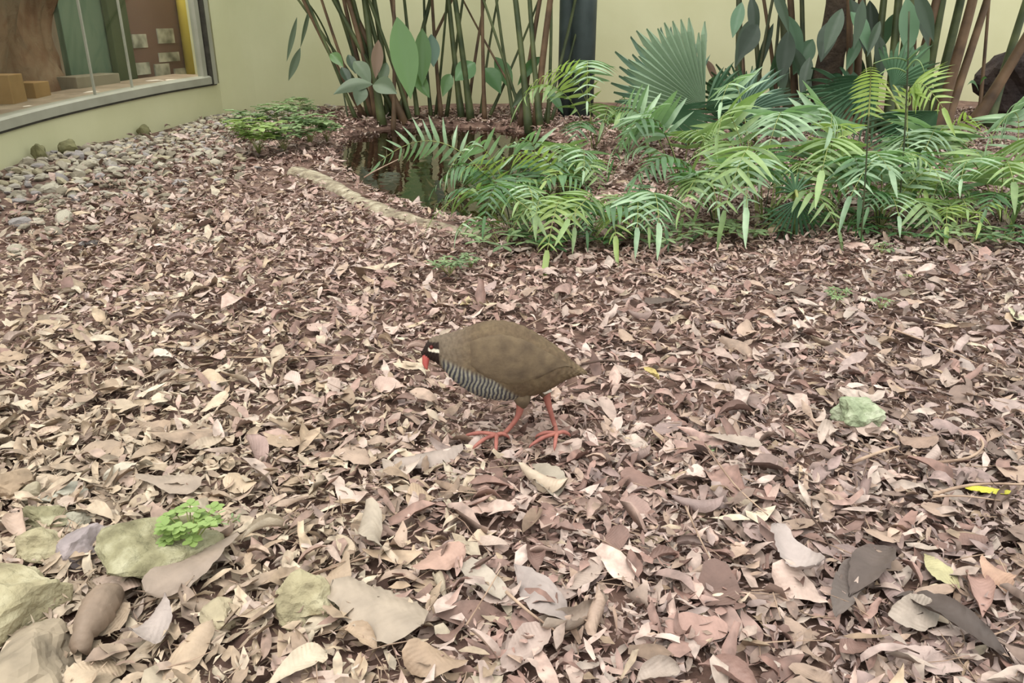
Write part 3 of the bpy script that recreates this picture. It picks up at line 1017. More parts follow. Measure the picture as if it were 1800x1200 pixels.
hero_leaf(1490, 1025, 0.14, 1.75, (116, 98, 90), 'dark folded leaf under the ribbed brown leaf', 12, 0.17, 1.0, lift=0.035)
hero_leaf(1610, 770, 0.075, 1.3, (172, 134, 112), 'reddish brown leaf right of the knobbly green stone', 13, 0.34, 0.8, lift=0.035)
hero_leaf(1700, 630, 0.10, 1.9, (182, 156, 146), 'long pinkish leaf at the right of the clearing', 14, 0.2, 0.6, lift=0.03)
hero_leaf(770, 985, 0.085, 1.6, (202, 152, 130), 'salmon coloured leaf in the bottom centre litter', 15, 0.32, 0.7, lift=0.035)
hero_leaf(840, 1010, 0.12, 1.5, (196, 176, 156), 'long pale leaf below the salmon leaf', 16, 0.2, 0.8, lift=0.03)
hero_leaf(650, 930, 0.12, 1.5, (190, 168, 144), 'wide tan leaf arched over the litter, bottom centre left', 17, 0.22, 1.2, lift=0.045)
hero_leaf(660, 1070, 0.15, 1.2, (184, 160, 136), 'very large tan leaf at the bottom edge', 18, 0.33, 0.7, lift=0.035)
hero_leaf(950, 1040, 0.13, 1.7, (178, 156, 148), 'wavy mauve grey leaf at bottom centre', 19, 0.26, 1.0, lift=0.035)
hero_leaf(1010, 1085, 0.12, 1.4, (186, 160, 140), 'pinkish tan leaf at the bottom edge below the wavy leaf', 20, 0.25, 0.9, lift=0.03)
hero_leaf(1615, 1070, 0.08, 0.3, (190, 168, 150), 'upright pale leaf at the bottom right', 21, 0.34, 0.8, tx=0.7, lift=0.04)
hero_leaf(1755, 1010, 0.07, 1.2, (204, 152, 122), 'orange brown curled leaf near the right bottom edge', 22, 0.34, 1.4, lift=0.035)
hero_leaf(1655, 1000, 0.08, 2.4, (200, 186, 128), 'yellow green fading leaf near the lower right', 23, 0.26, 0.7, lift=0.03)
hero_leaf(1670, 1085, 0.16, 2.0, (92, 74, 66), 'long dark brown leaf at the lower right edge', 24, 0.18, 1.0, lift=0.04)
hero_leaf(1600, 515, 0.07, 0.9, (140, 118, 92), 'olive brown oval leaf by the tiny lime sprig', 25, 0.36, 0.7, lift=0.03, tx=0.2)
hero_leaf(1450, 440, 0.09, 2.0, (178, 150, 140), 'flat pinkish leaf in front of the small fan palm', 26, 0.3, 0.5, lift=0.03)
hero_leaf(1600, 445, 0.11, 1.4, (174, 146, 134), 'wide pink brown leaf below the right ferns', 27, 0.25, 0.6, lift=0.03)
hero_leaf(1500, 540, 0.11, 0.6, (196, 172, 156), 'pale narrow leaf leaning by the blue green sprig', 28, 0.15, 0.6, lift=0.03)
hero_leaf(1790, 555, 0.09, 2.2, (212, 206, 160), 'pale yellow green leaf at the right edge', 29, 0.22, 0.6, lift=0.03)
hero_leaf(820, 525, 0.075, 1.9, (206, 178, 122), 'yellowish dry leaf behind the bird, larger of two', 30, 0.26, 1.3, lift=0.03)
hero_leaf(858, 530, 0.055, 0.7, (224, 200, 160), 'small cream dry leaf behind the bird', 31, 0.3, 1.3, lift=0.03)
hero_leaf(1165, 525, 0.10, 1.4, (106, 84, 72), 'dark brown arched leaf behind the bird to the right', 32, 0.28, 1.4, lift=0.035)
hero_leaf(755, 800, 0.13, 1.1, (180, 156, 142), 'large dull tan leaf in front of the bird left foot', 33, 0.26, 0.6, lift=0.028)
hero_leaf(960, 832, 0.11, 1.6, (178, 160, 138), 'large flat taupe leaf in front of the bird feet', 34, 0.32, 0.6, lift=0.028)
hero_leaf(290, 632, 0.05, 1.6, (226, 206, 188), 'bright pale flat leaf left of the bird, back row', 35, 0.36, 0.4, lift=0.035, tx=0.3)
hero_leaf(1290, 765, 0.10, 1.9, (186, 160, 142), 'thick rolled tan leaf left of the knobbly stone', 36, 0.2, 1.5, lift=0.035)


# bigger twigs, single things
def twig(pts, r0, label, mat='twig', z0=0.035):
    P = []
    for px, py, dz in pts:
        g = gp(px, py, z0 + dz); P.append(g)
    P = catmull(P, 5)
    mb = MB(); mb.tube(P, [r0 * (1 - 0.5 * i / len(P)) for i in range(len(P))], 7)
    o = mb.build('twig', M[mat]); tag(o, label, 'twig'); return o


twig([(1642, 868, 0), (1690, 855, .004), (1740, 850, .006), (1830, 852, .004)], 0.0032, 'long grey curved twig above the bright yellow leaf')
twig([(1640, 872, 0), (1700, 872, .002), (1760, 880, 0)], 0.0018, 'thin tan stalk below the grey curved twig')
twig([(1640, 813, 0), (1700, 805, .003), (1728, 785, .004), (1720, 765, .002)], 0.003, 'hooked brown twig right of the reddish leaf')
twig([(1500, 812, 0), (1545, 795, .003), (1580, 784, 0)], 0.0035, 'short pale twig under the knobbly green stone')
twig([(390, 628, 0), (520, 627, .004), (650, 622, 0)], 0.0018, 'thin straight reddish twig left of the bird')
twig([(1022, 640, .005), (1060, 634, .012), (1100, 637, .008)], 0.003, 'dark slender twig behind the bird tail', 'darktwig')
twig([(820, 1098, 0), (850, 1050, .006), (880, 1000, .003)], 0.0014, 'fine pale stalk crossing the long pale leaf')
twig([(890, 1040, .003), (930, 1075, .006), (985, 1115, 0)], 0.0024, 'brown twig running to the bottom edge')
twig([(1205, 890, 0), (1225, 935, .006), (1250, 985, 0)], 0.0017, 'pale thin twig in the right front litter')
twig([(1395, 870, 0), (1440, 925, .005), (1460, 965, 0)], 0.0020, 'dark brown twig above the arched leaf', 'darktwig')
twig([(545, 1010, 0), (600, 992, .004), (650, 978, 0)], 0.0022, 'straight tan twig above the angular yellow rock')
twig([(1240, 780, 0), (1290, 850, .006), (1350, 905, 0)], 0.0018, 'slanting thin twig right of centre front')
twig([(1560, 575, 0), (1640, 605, .006), (1720, 640, 0)], 0.0022, 'pale twig beside the long pinkish leaf')
twig([(640, 312, .02), (660, 300, .05), (700, 280, .08)], 0.004, 'pale stick rising from the pond edge')

# ------------------------------------------------------------------ leaf builders for plants
def leaflet_mesh(mat, wr, droop, seed, serr=0.0):
    r = random.Random(seed)
    nu = 7; vs, fs = [], []
    for i in range(nu):
        u = i / (nu - 1)
        w = wr * (math.sin(math.pi * min(1, (0.16 + 0.84 * u)) ** 0.8) ** 0.8 if u < 1 else 0.02)
        if i == 0: w = wr * 0.55
        for v in (-1, 0, 1):
            vs.append((v * w * (1 + r.gauss(0, serr)), u, -droop * u * u + abs(v) * w * 0.35))
    for i in range(nu - 1):
        for j in range(2):
            fs.append((i * 3 + j, i * 3 + j + 1, i * 3 + j + 4, i * 3 + j + 3))
    me = bpy.data.meshes.new('leaflet'); me.from_pydata(vs, [], fs)
    me.materials.append(mat); me.polygons.foreach_set('use_smooth', [True] * len(fs)); me.update()
    return me


LEAFLET = {}
for c in ('pale', 'mid', 'lime', 'dark'):
    LEAFLET[c] = [leaflet_mesh(M['fern_' + c], w, d, i, 0.06) for i, (w, d) in enumerate(((0.070, 0.2), (0.080, 0.32), (0.066, 0.45)))]
    LEAFLET[c + '_t'] = [leaflet_mesh(M['fern_' + c], 0.066, 0.12, 9, 0.10)]


def frond(parent, B, A, T, cls='mid', pin=0.12, n=11, s0=0.28, roll=0.0, term=0.0, r0=0.0028, fwd=0.30, nosub=False):
    pts = bez(B, A, T, 24)
    mb = MB(); mb.tube(pts, [r0 * (1 - 0.65 * i / 24) for i in range(25)], 5)
    fr = mb.build('frond', M['fern_stem' if cls != 'dark' else 'darkstem'], parent)
    inv = fr.matrix_parent_inverse.inverted() if False else Matrix.Identity(4)
    bn = (T - B).cross(A - (B + T) * 0.5)
    if bn.length < 1e-5: bn = Vector((1, 0, 0))
    bn.normalize()
    if bn.x < 0: bn = -bn
    C = A * 2 - (B + T) * 0.5

    def P(t): return B * ((1 - t) ** 2) + C * (2 * t * (1 - t)) + T * (t * t)
    def D(t): return ((C - B) * (2 * (1 - t)) + (T - C) * (2 * t)).normalized()
    for i in range(n):
        f = i / (n - 1)
        t = s0 + (0.965 - s0) * f
        tn = D(t)
        S = Matrix.Rotation(roll, 3, tn) @ bn
        S = (S - tn * S.dot(tn)).normalized()
        Nn = S.cross(tn).normalized()
        if Nn.z < 0: Nn = -Nn
        prof = (0.62 + 0.5 * math.sin(math.pi * min(1, f * 0.9 + 0.12))) * (1 - 0.42 * f ** 2.5)
        for sd in (-1, 1):
            l = pin * prof * random.uniform(0.88, 1.1)
            fw = fwd + 0.35 * f + random.gauss(0, 0.06)
            Y = (S * (sd * math.cos(fw)) + tn * math.sin(fw) + Nn * random.gauss(-0.05, 0.10)).normalized()
            Z = (Nn - Y * Nn.dot(Y)).normalized()
            X = Y.cross(Z)
            m = Matrix((X, Y, Z)).transposed().to_4x4() @ Matrix.Diagonal((l * random.uniform(.9, 1.15) + 0.010, l, l, 1))
            m.translation = P(t)
            me = random.choice(LEAFLET[cls])
            link_mesh('leaflet', me, m, fr)
    # long end leaflet
    tl = term or pin * 0.9
    tn = D(1.0); Y = (tn + Vector((0, 0, -0.25))).normalized()
    S = Matrix.Rotation(roll, 3, tn) @ bn
    Z = Y.cross(S).normalized() * -1
    if Z.z < 0: Z = -Z
    X = Y.cross(Z)
    m = Matrix((X, Y, Z)).transposed().to_4x4() @ Matrix.Diagonal((tl * 1.1, tl, tl, 1)); m.translation = T
    link_mesh('leaflet', LEAFLET[cls + '_t'][0], m, fr)
    return fr


def fern(label, bx, by, fronds, extra=0, cls='mid', size=0.32, name='fern'):
    size *= 1.12
    B = gp(bx, by, 0.0); B.z = float(hgt(B.x, B.y))
    root = empty(name, B)
    tag(root, label, 'fern', 'ferns beside and behind the pond')
    for f in fronds:
        ax, ay, aY, tx, ty, tY, c, pin, n = f[:9]
        kw = f[9] if len(f) > 9 else {}
        b = B + Vector((random.uniform(-.02, .02), random.uniform(-.02, .02), 0))
        A = at(ax, ay, B.y + aY); T = at(tx, ty, B.y + tY)
        T.z = max(T.z, 0.03)
        frond(root, b, A, T, c, pin * 1.12, n, **kw)
    for k in range(extra + 3):
        a = k * 2.4 + random.uniform(0, 1.5); L = size * random.uniform(0.7, 1.15)
        hh = L * random.uniform(0.45, 0.8)
        A = B + Vector((math.cos(a) * L * 0.5, math.sin(a) * L * 0.5, hh))
        T = B + Vector((math.cos(a) * L, math.sin(a) * L, hh * random.uniform(0.35, 0.9)))
        frond(root, B * 1.0, A, T, random.choice((cls, 'mid', 'dark', 'dark')), L * random.uniform(0.32, 0.42), random.choice((9, 10, 11)), r0=0.0022)  # mostly dark greens, putting shaded depth into the clump
    return root


# apex px, apex py, depth offset, tip px, tip py, depth offset, colour, leaflet length, pairs
fern('pale fern whose long frond arches left over the pond water', 905, 330, [
    (790, 256, .25, 668, 284, .10, 'pale', .105, 12, dict(roll=0.75, s0=0.36, term=.09)),
    (850, 262, .10, 790, 298, -.15, 'pale', .11, 11, dict(roll=0.3)),
    (860, 300, .0, 815, 300, -.3, 'lime', .08, 10, dict(roll=0.5)),
    (940, 262, .3, 880, 262, .15, 'pale', .12, 10, dict(roll=0.3)),
], 3, 'pale', 0.30)
fern('low green fern hanging over the rim at the pond edge', 900, 415, [
    (850, 335, .0, 765, 378, -.15, 'mid', .10, 8, dict(roll=0.4, term=.09)),
    (880, 345, -.05, 935, 372, -.35, 'mid', .09, 8, dict(term=.13)),
    (920, 330, -.02, 938, 362, -.30, 'pale', .10, 8, dict(term=.12)),
    (840, 385, -.1, 805, 405, -.2, 'pale', .07, 7, dict(roll=0.3)),
], 2, 'mid', 0.24)
fern('bright fern with the lowest hanging frond in the middle clump', 1000, 425, [
    (985, 350, -.10, 962, 440, -.36, 'lime', .105, 15, dict(term=.14, s0=.3)),
    (1040, 345, -.05, 1000, 385, -.35, 'mid', .10, 9, dict(term=.12)),
    (1010, 350, -.05, 1010, 400, -.30, 'mid', .09, 9, dict(term=.10)),
    (960, 350, -.05, 942, 380, -.32, 'mid', .09, 9, dict(term=.11)),
], 3, 'lime', 0.24)
fern('mid green fern with three dangling tips in front of the clump', 1110, 415, [
    (1085, 370, -.08, 1082, 415, -.30, 'lime', .11, 10, dict(term=.13)),
    (1120, 345, -.05, 1120, 400, -.32, 'pale', .11, 10, dict(term=.12)),
    (1145, 340, -.05, 1158, 392, -.30, 'pale', .11, 10, dict(term=.14)),
    (1200, 440, -.05, 1196, 478, -.22, 'dark', .08, 9, dict(term=.06)),
], 2, 'mid', 0.22)
fern('lime fern in the heart of the middle clump', 985, 320, [
    (950, 275, .0, 845, 300, -.2, 'lime', .09, 12, dict(roll=0.5)),
    (1020, 268, .0, 1026, 300, -.30, 'pale', .125, 11, dict(term=.08)),
    (990, 262, .2, 985, 272, -.1, 'mid', .12, 10),
    (1000, 300, -.1, 960, 318, -.35, 'lime', .10, 10, dict(roll=0.2)),
], 3, 'lime', 0.28)
fern('tall fern with feathery upright frond behind the middle clump', 1045, 262, [
    (1034, 112, .1, 1032, 178, -.35, 'pale', .15, 13, dict(term=.09, s0=.35, fwd=-0.1)),
    (1010, 140, .0, 935, 148, -.3, 'lime', .115, 13, dict(roll=0.6)),
    (1070, 190, .0, 1060, 215, -.3, 'mid', .14, 10),
], 3, 'mid', 0.36)
fern('bright fern arching towards the pond in mid clump', 1195, 320, [
    (1150, 210, .15, 1080, 262, -.15, 'pale', .165, 14, dict(roll=0.35, term=.16)),
    (1130, 205, .35, 1075, 200, .1, 'pale', .13, 12, dict(roll=0.4)),
    (1215, 235, .0, 1240, 250, -.3, 'mid', .13, 11, dict(roll=0.2)),
    (1190, 280, -.1, 1120, 310, -.3, 'dark', .11, 11, dict(roll=0.4)),
], 3, 'pale', 0.34)
fern('fern with drooping comb fronds between middle and right clumps', 1255, 400, [
    (1240, 305, .0, 1195, 370, -.3, 'mid', .125, 12, dict(roll=0.3, term=.08)),
    (1245, 300, .0, 1262, 365, -.30, 'pale', .13, 12, dict(term=.06)),
    (1290, 290, .1, 1310, 345, -.25, 'pale', .12, 11),
], 2, 'mid', 0.28)
fern('tall dusty green fern left of the small fan palm', 1340, 400, [
    (1322, 275, .0, 1312, 365, -.35, 'pale', .13, 14, dict(term=.15)),
    (1375, 205, .3, 1345, 280, -.10, 'pale', .15, 14, dict(term=.15)),
    (1300, 165, .6, 1268, 180, .3, 'pale', .12, 11, dict(term=.12)),
    (1290, 215, .3, 1262, 235, .0, 'mid', .14, 12, dict(roll=.3)),
    (1440, 215, .4, 1460, 225, .1, 'pale', .15, 12, dict(roll=-.2)),
], 3, 'mid', 0.36)
fern('fern with one long pale tip behind the small fan palm', 1455, 385, [
    (1462, 250, .05, 1445, 300, -.30, 'mid', .15, 12, dict(term=.17)),
    (1470, 235, .2, 1482, 245, .0, 'lime', .10, 8),
    (1420, 290, .0, 1400, 310, -.2, 'mid', .12, 11),
], 2, 'mid', 0.30)
fern('blue green fern between the two tall dark stalks', 1545, 405, [
    (1545, 285, -.02, 1495, 345, -.28, 'pale', .125, 12, dict(term=.15, roll=.2)),
    (1530, 280, .1, 1565, 300, -.2, 'pale', .13, 11),
    (1560, 340, -.05, 1580, 380, -.3, 'pale', .09, 10),
    (1500, 380, -.05, 1510, 405, -.2, 'dark', .08, 9),
], 3, 'pale', 0.28)
fern('lime fern behind the two tall stalks with curled tip', 1600, 350, [
    (1600, 162, .15, 1658, 190, -.10, 'lime', .12, 15, dict(roll=.9, term=.14, s0=.35)),
    (1640, 235, .2, 1625, 265, -.15, 'pale', .17, 12),
    (1600, 245, .2, 1575, 280, -.1, 'pale', .15, 11),
    (1680, 222, .2, 1740, 235, .0, 'lime', .07, 9, dict(roll=.3)),
], 3, 'mid', 0.32)
fern('yellowish fern low behind the right front ferns', 1630, 385, [
    (1610, 310, -.02, 1625, 335, -.2, 'lime', .10, 10),
    (1590, 320, .0, 1560, 345, -.2, 'mid', .10, 10),
    (1650, 320, .0, 1640, 345, -.2, 'mid', .10, 10, dict(term=.1)),
], 2, 'lime', 0.22)
fern('small yellow green fern in front of the right clump', 1680, 415, [
    (1668, 365, -.03, 1664, 398, -.15, 'lime', .065, 8, dict(term=.10)),
    (1690, 355, .05, 1700, 368, -.08, 'mid', .06, 8),
    (1715, 375, -.02, 1722, 392, -.18, 'lime', .055, 7, dict(term=.085)),
], 1, 'lime', 0.14)
fern('green fern at the right edge with a long hanging tip', 1760, 400, [
    (1765, 292, .0, 1782, 320, -.30, 'mid', .13, 11, dict(term=.15)),
    (1715, 290, .05, 1690, 315, -.2, 'pale', .12, 11, dict(term=.09)),
    (1790, 210, .5, 1742, 240, .25, 'pale', .14, 14, dict(roll=.7)),
    (1800, 330, -.05, 1812, 370, -.2, 'mid', .10, 9, dict(term=.1)),
], 3, 'mid', 0.30)
fern('fern mostly outside the right edge of the picture', 1870, 380, [
    (1830, 240, .1, 1790, 330, -.2, 'mid', .15, 12, dict(term=.12)),
], 3, 'pale', 0.36)

# two tall thin stalks, one with an unrolling frond
B = gp(1512, 440); root = empty('fern', B)
tag(root, 'slim upright fern stalk with narrow yellow green crozier frond', 'fern', 'tall fern stalks')
b2 = at(1527, 205, B.y + .02)
mb = MB(); mb.tube(bez(B, at(1520, 330, B.y), b2, 12), 0.0025, 6); mb.build('stalk', M['darkstem'], root)
frond(root, b2, at(1530, 150, B.y + .03), at(1530, 118, B.y - .03), 'lime', 0.062, 13, s0=0.05, fwd=-0.35, term=.02)
B = gp(1575, 405); root = empty('fern', B)
tag(root, 'taller thin dark stalk rising past the crozier frond', 'fern', 'tall fern stalks')
mb = MB(); mb.tube(bez(B, at(1590, 240, B.y), at(1598, 20, B.y + .02), 16), 0.003, 6); mb.build('stalk', M['darkstem'], root)
for (x0, y0, x1, y1, x2, y2) in ((1592, 127, 1570, 120, 1545, 132), (1593, 107, 1570, 102, 1535, 112), (1594, 122, 1612, 105, 1625, 128), (1596, 105, 1604, 98, 1612, 90)):
    mb = MB(); mb.tube(bez(at(x0, y0, B.y), at(x1, y1, B.y - .02), at(x2, y2, B.y - .05), 8), [0.003 - 0.0002 * i for i in range(9)], 5)
    mb.build('tendril', M['fern_mid'], root)


# ------------------------------------------------------------------ fan palms
def fan_blade(hub, U, Vv, R, a0, a1, nseg, split, mat, parent, droop=0.25, seed=0):
    r = random.Random(seed)
    N = U.cross(Vv).normalized()
    if N.y > 0: N = -N
    vs, fs = [hub * 1.0], []
    nr = 7
    rr = [0.12 + 0.88 * k / (nr - 1) for k in range(nr)]
    for s in range(nseg):
        b = a0 + (a1 - a0) * s / nseg; e_ = a0 + (a1 - a0) * (s + 1) / nseg
        m_ = (b + e_) / 2
        Rs = R * r.uniform(0.86, 1.05) * (0.78 + 0.22 * math.sin(math.pi * (s + 0.5) / nseg))
        base = len(vs)
        dr = droop * r.uniform(0.8, 1.25)
        for q in rr:
            if q <= split: w = 1.0
            else: w = max(0.03, 1 - ((q - split) / (1 - split)) ** 1.1)
            for g, lift in ((-1, -1), (0, 1), (1, -1)):
                ang_ = m_ + g * (e_ - b) / 2 * w
                p = hub + (U * math.cos(ang_) + Vv * math.sin(ang_)) * (Rs * q)
                p += N * (lift * 0.010 * R / 0.4 * min(1, q * 2)) + Vector((0, 0, -dr * R * q ** 2.5)) + N * (0.10 * R * q * q)
                vs.append(p)
        fs.append((0, base, base + 1)); fs.append((0, base + 1, base + 2))
        for k in range(nr - 1):
            for j in range(2):
                c = base + k * 3 + j
                fs.append((c, c + 3, c + 4, c + 1))
    o = mk('leaf', vs, fs, mat, parent, False)
    return o


def fan_leaf(root, hubpx, Y, Rpx, a0, a1, nseg, split, mat, lean=0.35, droop=0.2, seed=0, yaw=0.0, base=None):
    hub = at(*hubpx, Y)
    dep = Y * CP + (H - hub.z) * SP
    R = Rpx * dep / F
    U = Vector((math.cos(yaw), math.sin(yaw), 0)); Vv = Vector((-math.sin(yaw) * lean, math.cos(yaw) * lean, 1)).normalized()
    b = fan_blade(hub, U, Vv, R, math.radians(a0), math.radians(a1), nseg, split, mat, root, droop, seed)
    bs = base or wloc(root)
    mid = (hub + bs) * 0.5 + Vector((0, 0.05, 0.08))
    mb = MB(); mb.tube(bez(bs, mid, hub, 10), [0.009 - 0.0004 * i for i in range(11)], 6)
    mb.build('petiole', M['fern_stem'], b)
    return b


pr = empty('fan_palm', gp(1215, 262)); tag(pr, 'low fan palm with large blue green leaves behind the ferns', 'palm')
fan_leaf(pr, (1200, 185), 4.75, 150, 60, 200, 20, 0.72, M['fan_blue'], seed=1, lean=.5, droop=.05)
fan_leaf(pr, (1240, 190), 4.45, 175, 92, 182, 18, 0.86, M['fan_glare'], seed=2, lean=.2, droop=.02)  # extra pale leaf in place of the bright reflection
fan_leaf(pr, (1165, 195), 4.35, 105, -62, 20, 12, 0.72, M['fan_dark'], seed=3, lean=.8, droop=.1)
fan_leaf(pr, (1240, 190), 4.6, 120, -40, 75, 14, 0.6, M['fan_dark'], seed=4, lean=.4, droop=.15)
pr = empty('fan_palm', gp(1330, 255)); tag(pr, 'fan palm with grey green fan left of the dark trunk', 'palm')
fan_leaf(pr, (1296, 205), 4.25, 135, -8, 88, 18, 0.68, M['fan_blue'], seed=5, lean=.4, droop=.22)
fan_leaf(pr, (1320, 200), 4.9, 120, 80, 170, 14, 0.6, M['fan_dark'], seed=6, lean=.4, droop=.15)
pr = empty('fan_palm', gp(1620, 300)); tag(pr, 'dark fan palm spreading wide leaves behind the right ferns', 'palm')
fan_leaf(pr, (1650, 195), 3.9, 175, 178, 262, 18, 0.62, M['fan_dark'], seed=7, lean=.3, droop=.08)
fan_leaf(pr, (1545, 140), 4.5, 130, 165, 262, 16, 0.5, M['fan_dark'], seed=8, lean=.5, droop=.15)
fan_leaf(pr, (1500, 165), 4.9, 105, 100, 240, 14, 0.5, M['fan_dark'], seed=9, lean=.5, droop=.3)
fan_leaf(pr, (1570, 150), 4.7, 110, 0, 110, 14, 0.55, M['fan_dark'], seed=10, lean=.5, droop=.2)
pr = empty('fan_palm', gp(1400, 425)); tag(pr, 'small dark fan palm seedling at the front of the ferns', 'palm')
fan_leaf(pr, (1402, 352), 2.72, 80, 195, 350, 15, 0.25, M['fan_dark'], seed=11, lean=.15, droop=.05)
fan_leaf(pr, (1398, 340), 2.80, 60, 30, 170, 9, 0.25, M['fan_dark'], seed=12, lean=.3, droop=.25)

# palm with dark trunk, unseen crown added overhead to shade the back
T0 = gp(1438, 235)
root = empty('palm_tree', T0); tag(root, 'palm tree with thick dark brown trunk behind the fan leaves', 'palm')
mb = MB(); pts = [T0 + Vector((0.003 * i, 0, i * 0.1)) for i in range(24)]
mb.tube(pts, [0.088 + 0.006 * math.sin(i * 2.3) + 0.02 * (i == 0) for i in range(24)], 18)
mb.build('trunk', M['trunk'], root)
top = pts[-1]
for k in range(9):
    a = k * 0.7
    hub = top + Vector((math.cos(a) * 0.5, math.sin(a) * 0.5, 0.1 + 0.2 * (k % 2)))
    U = Vector((-math.sin(a), math.cos(a), 0)); Vv = Vector((math.cos(a), math.sin(a), -0.25)).normalized()
    b = fan_blade(hub, U, Vv, 0.55, 0.1, math.pi - 0.1, 18, 0.6, M['fan_dark'], root, 0.2, 30 + k)
    mb = MB(); mb.tube([top, hub], [0.012, 0.008], 6); mb.build('petiole', M['cane'], b)


# ------------------------------------------------------------------ canes and broad leaves
def broad_leaf(base, tip, width, mat, parent, side=None, sag=0.12, nm='leaf', seed=0):
    r = random.Random(seed)
    d = tip - base; L = d.length
    S = side.normalized() if side else d.cross(Vector((0, 1, 0.3))).normalized()
    S = (S - d.normalized() * S.dot(d.normalized())).normalized()
    N = d.normalized().cross(S)
    vs, fs = [], []
    nu, nv = 14, 7
    for i in range(nu):
        u = i / (nu - 1)
        w = width / 2 * 0.78 * (math.sin(math.pi * u ** 0.9) ** 0.95 if 0 < u < 1 else 0.03)
        c = base + d * u + Vector((0, 0, sag * L * 4 * u * (1 - u)))
        for j in range(nv):
            v = (j / (nv - 1)) * 2 - 1
            vs.append(c + S * (v * w) + N * (abs(v) * w * 0.30 + 0.02 * w * math.sin(i * 2.1 + v * 3)))
    for i in range(nu - 1):
        for j in range(nv - 1):
            fs.append((i * nv + j, i * nv + j + 1, (i + 1) * nv + j + 1, (i + 1) * nv + j))
    return mk(nm, vs, fs, mat, parent)


def cane_clump(name, label, cat, stems, mat_pick, r0=0.016, leaves_=()):
    """stems: (base px, base py, px at the picture top, depth offset)"""
    xs = [s[0] for s in stems]; ys = [s[1] for s in stems]
    B = gp(sum(xs) / len(xs), sum(ys) / len(ys))
    root = empty(name, B); tag(root, label, cat)
    for i, (bx, by, tx, dY, *rr) in enumerate(stems):
        b = gp(bx, by); b.z = float(hgt(b.x, b.y)) - 0.01
        t = at(tx, 96, b.y + dY)
        t2 = b + (t - b) * random.uniform(2.0, 2.6)
        t2.y = min(t2.y, float(np.interp(t2.x, BWX, BWY)) - 0.15)
        mid = b.lerp(t2, 0.5) + Vector((random.uniform(-.02, .02), 0, 0))
        r = rr[0] if rr else r0 * random.uniform(0.75, 1.2)
        P = bez(b, mid, t2, 12)
        mb = MB(); mb.tube(P, [r * (1.5, 1.4, 1.2, 1.05)[k] if k < 4 else r * (1.1 - 0.03 * k) for k in range(13)], 8)
        mb.build('stem', M[mat_pick[i % len(mat_pick)]], root)
        # unseen leaf tufts overhead, added to shade the back
        if True:
            for q in range(3):
                a = random.uniform(0, 6.28)
                tp = t2 + Vector((math.cos(a) * .4, math.sin(a) * .4, random.uniform(-.1, .25)))
                tp.y = min(tp.y, np.interp(tp.x, BWX, BWY) - 0.18)
                broad_leaf(P[-1], tp, 0.17, M['broad'], root, Vector((-math.sin(a), math.cos(a), 0)), 0.2, seed=i)
    for (x0, y0, x1, y1, Y, w, m_, sg) in leaves_:
        a_, b_ = at(x0, y0, Y), at(x1, y1, Y - 0.06)
        broad_leaf(a_, b_, w, M[m_], root, Vector((1, 0.35, 0.1)) if abs(x1 - x0) < abs(y1 - y0) else Vector((0.1, 0.5, 1)), sg)
    return root


random.seed(21)
cane_clump('ginger_clump', 'leafy cane clump left of the pond with wide hanging leaves', 'cane plant',
           [(628, 215, 578, .0, .012), (640, 212, 600, .0), (652, 210, 618, .1, .022), (664, 214, 634, .0, .020), (672, 218, 655, .1, .024),
            (684, 212, 668, .0, .022), (690, 220, 690, .1), (704, 214, 640, .0, .018), (712, 216, 655, .1, .022), (722, 214, 680, .0), (700, 208, 730, .15, .02),
            (690, 206, 745, .2, .014), (668, 206, 590, .1, .011), (645, 211, 585, .0, .016), (675, 212, 645, .0, .020), (698, 213, 668, .0, .019), (715, 212, 700, .0, .018), (735, 211, 722, .1, .014), (658, 212, 630, .0, .018)],
           ['cane', 'cane_brown', 'cane', 'cane_brown', 'cane'],
           leaves_=[(698, 30, 722, 174, 5.9, .25, 'broad', .02), (742, 50, 742, 150, 6.3, .17, 'broad', .02), (722, 120, 755, 172, 6.3, .14, 'broad', .0),
                    (622, 108, 652, 150, 5.9, .14, 'broad_grey', .1), (655, 148, 586, 166, 5.7, .12, 'broad_grey', .12), (638, 150, 628, 186, 5.7, .13, 'broad_grey', .05), (612, 96, 625, 130, 6.0, .09, 'broad_dark', .05), (600, 118, 616, 150, 6.0, .09, 'broad_dark', .05),
                    (655, 150, 698, 165, 5.8, .16, 'broad_grey', .12), (665, 70, 660, 138, 6.0, .11, 'broad_brown', .0), (680, 110, 668, 150, 6.0, .10, 'broad_grey', .05),
                    (580, 95, 604, 118, 6.1, .10, 'broad', .1)])
cane_clump('ginger_clump', 'thin dark cane clump behind the middle of the pond', 'cane plant',
           [(758, 206, 752, .1, .012), (765, 205, 775, .0, .010), (776, 208, 768, .1, .014), (784, 205, 800, .0, .012), (812, 210, 800, .1, .020), (820, 208, 838, .1, .012),
            (828, 212, 812, .0, .022), (845, 206, 862, .1, .010), (852, 212, 850, .0, .014), (858, 208, 905, .2, .010)],
           ['cane', 'cane', 'cane_brown'],
           leaves_=[(792, 130, 778, 170, 6.2, .12, 'broad', .1), (835, 110, 800, 142, 6.3, .2, 'fern_dark', .1), (850, 120, 880, 165, 6.4, .18, 'fern_dark', .1), (870, 100, 900, 160, 6.5, .16, 'fern_dark', .05), (758, 60, 762, 118, 6.4, .14, 'fan_blue', .0)])
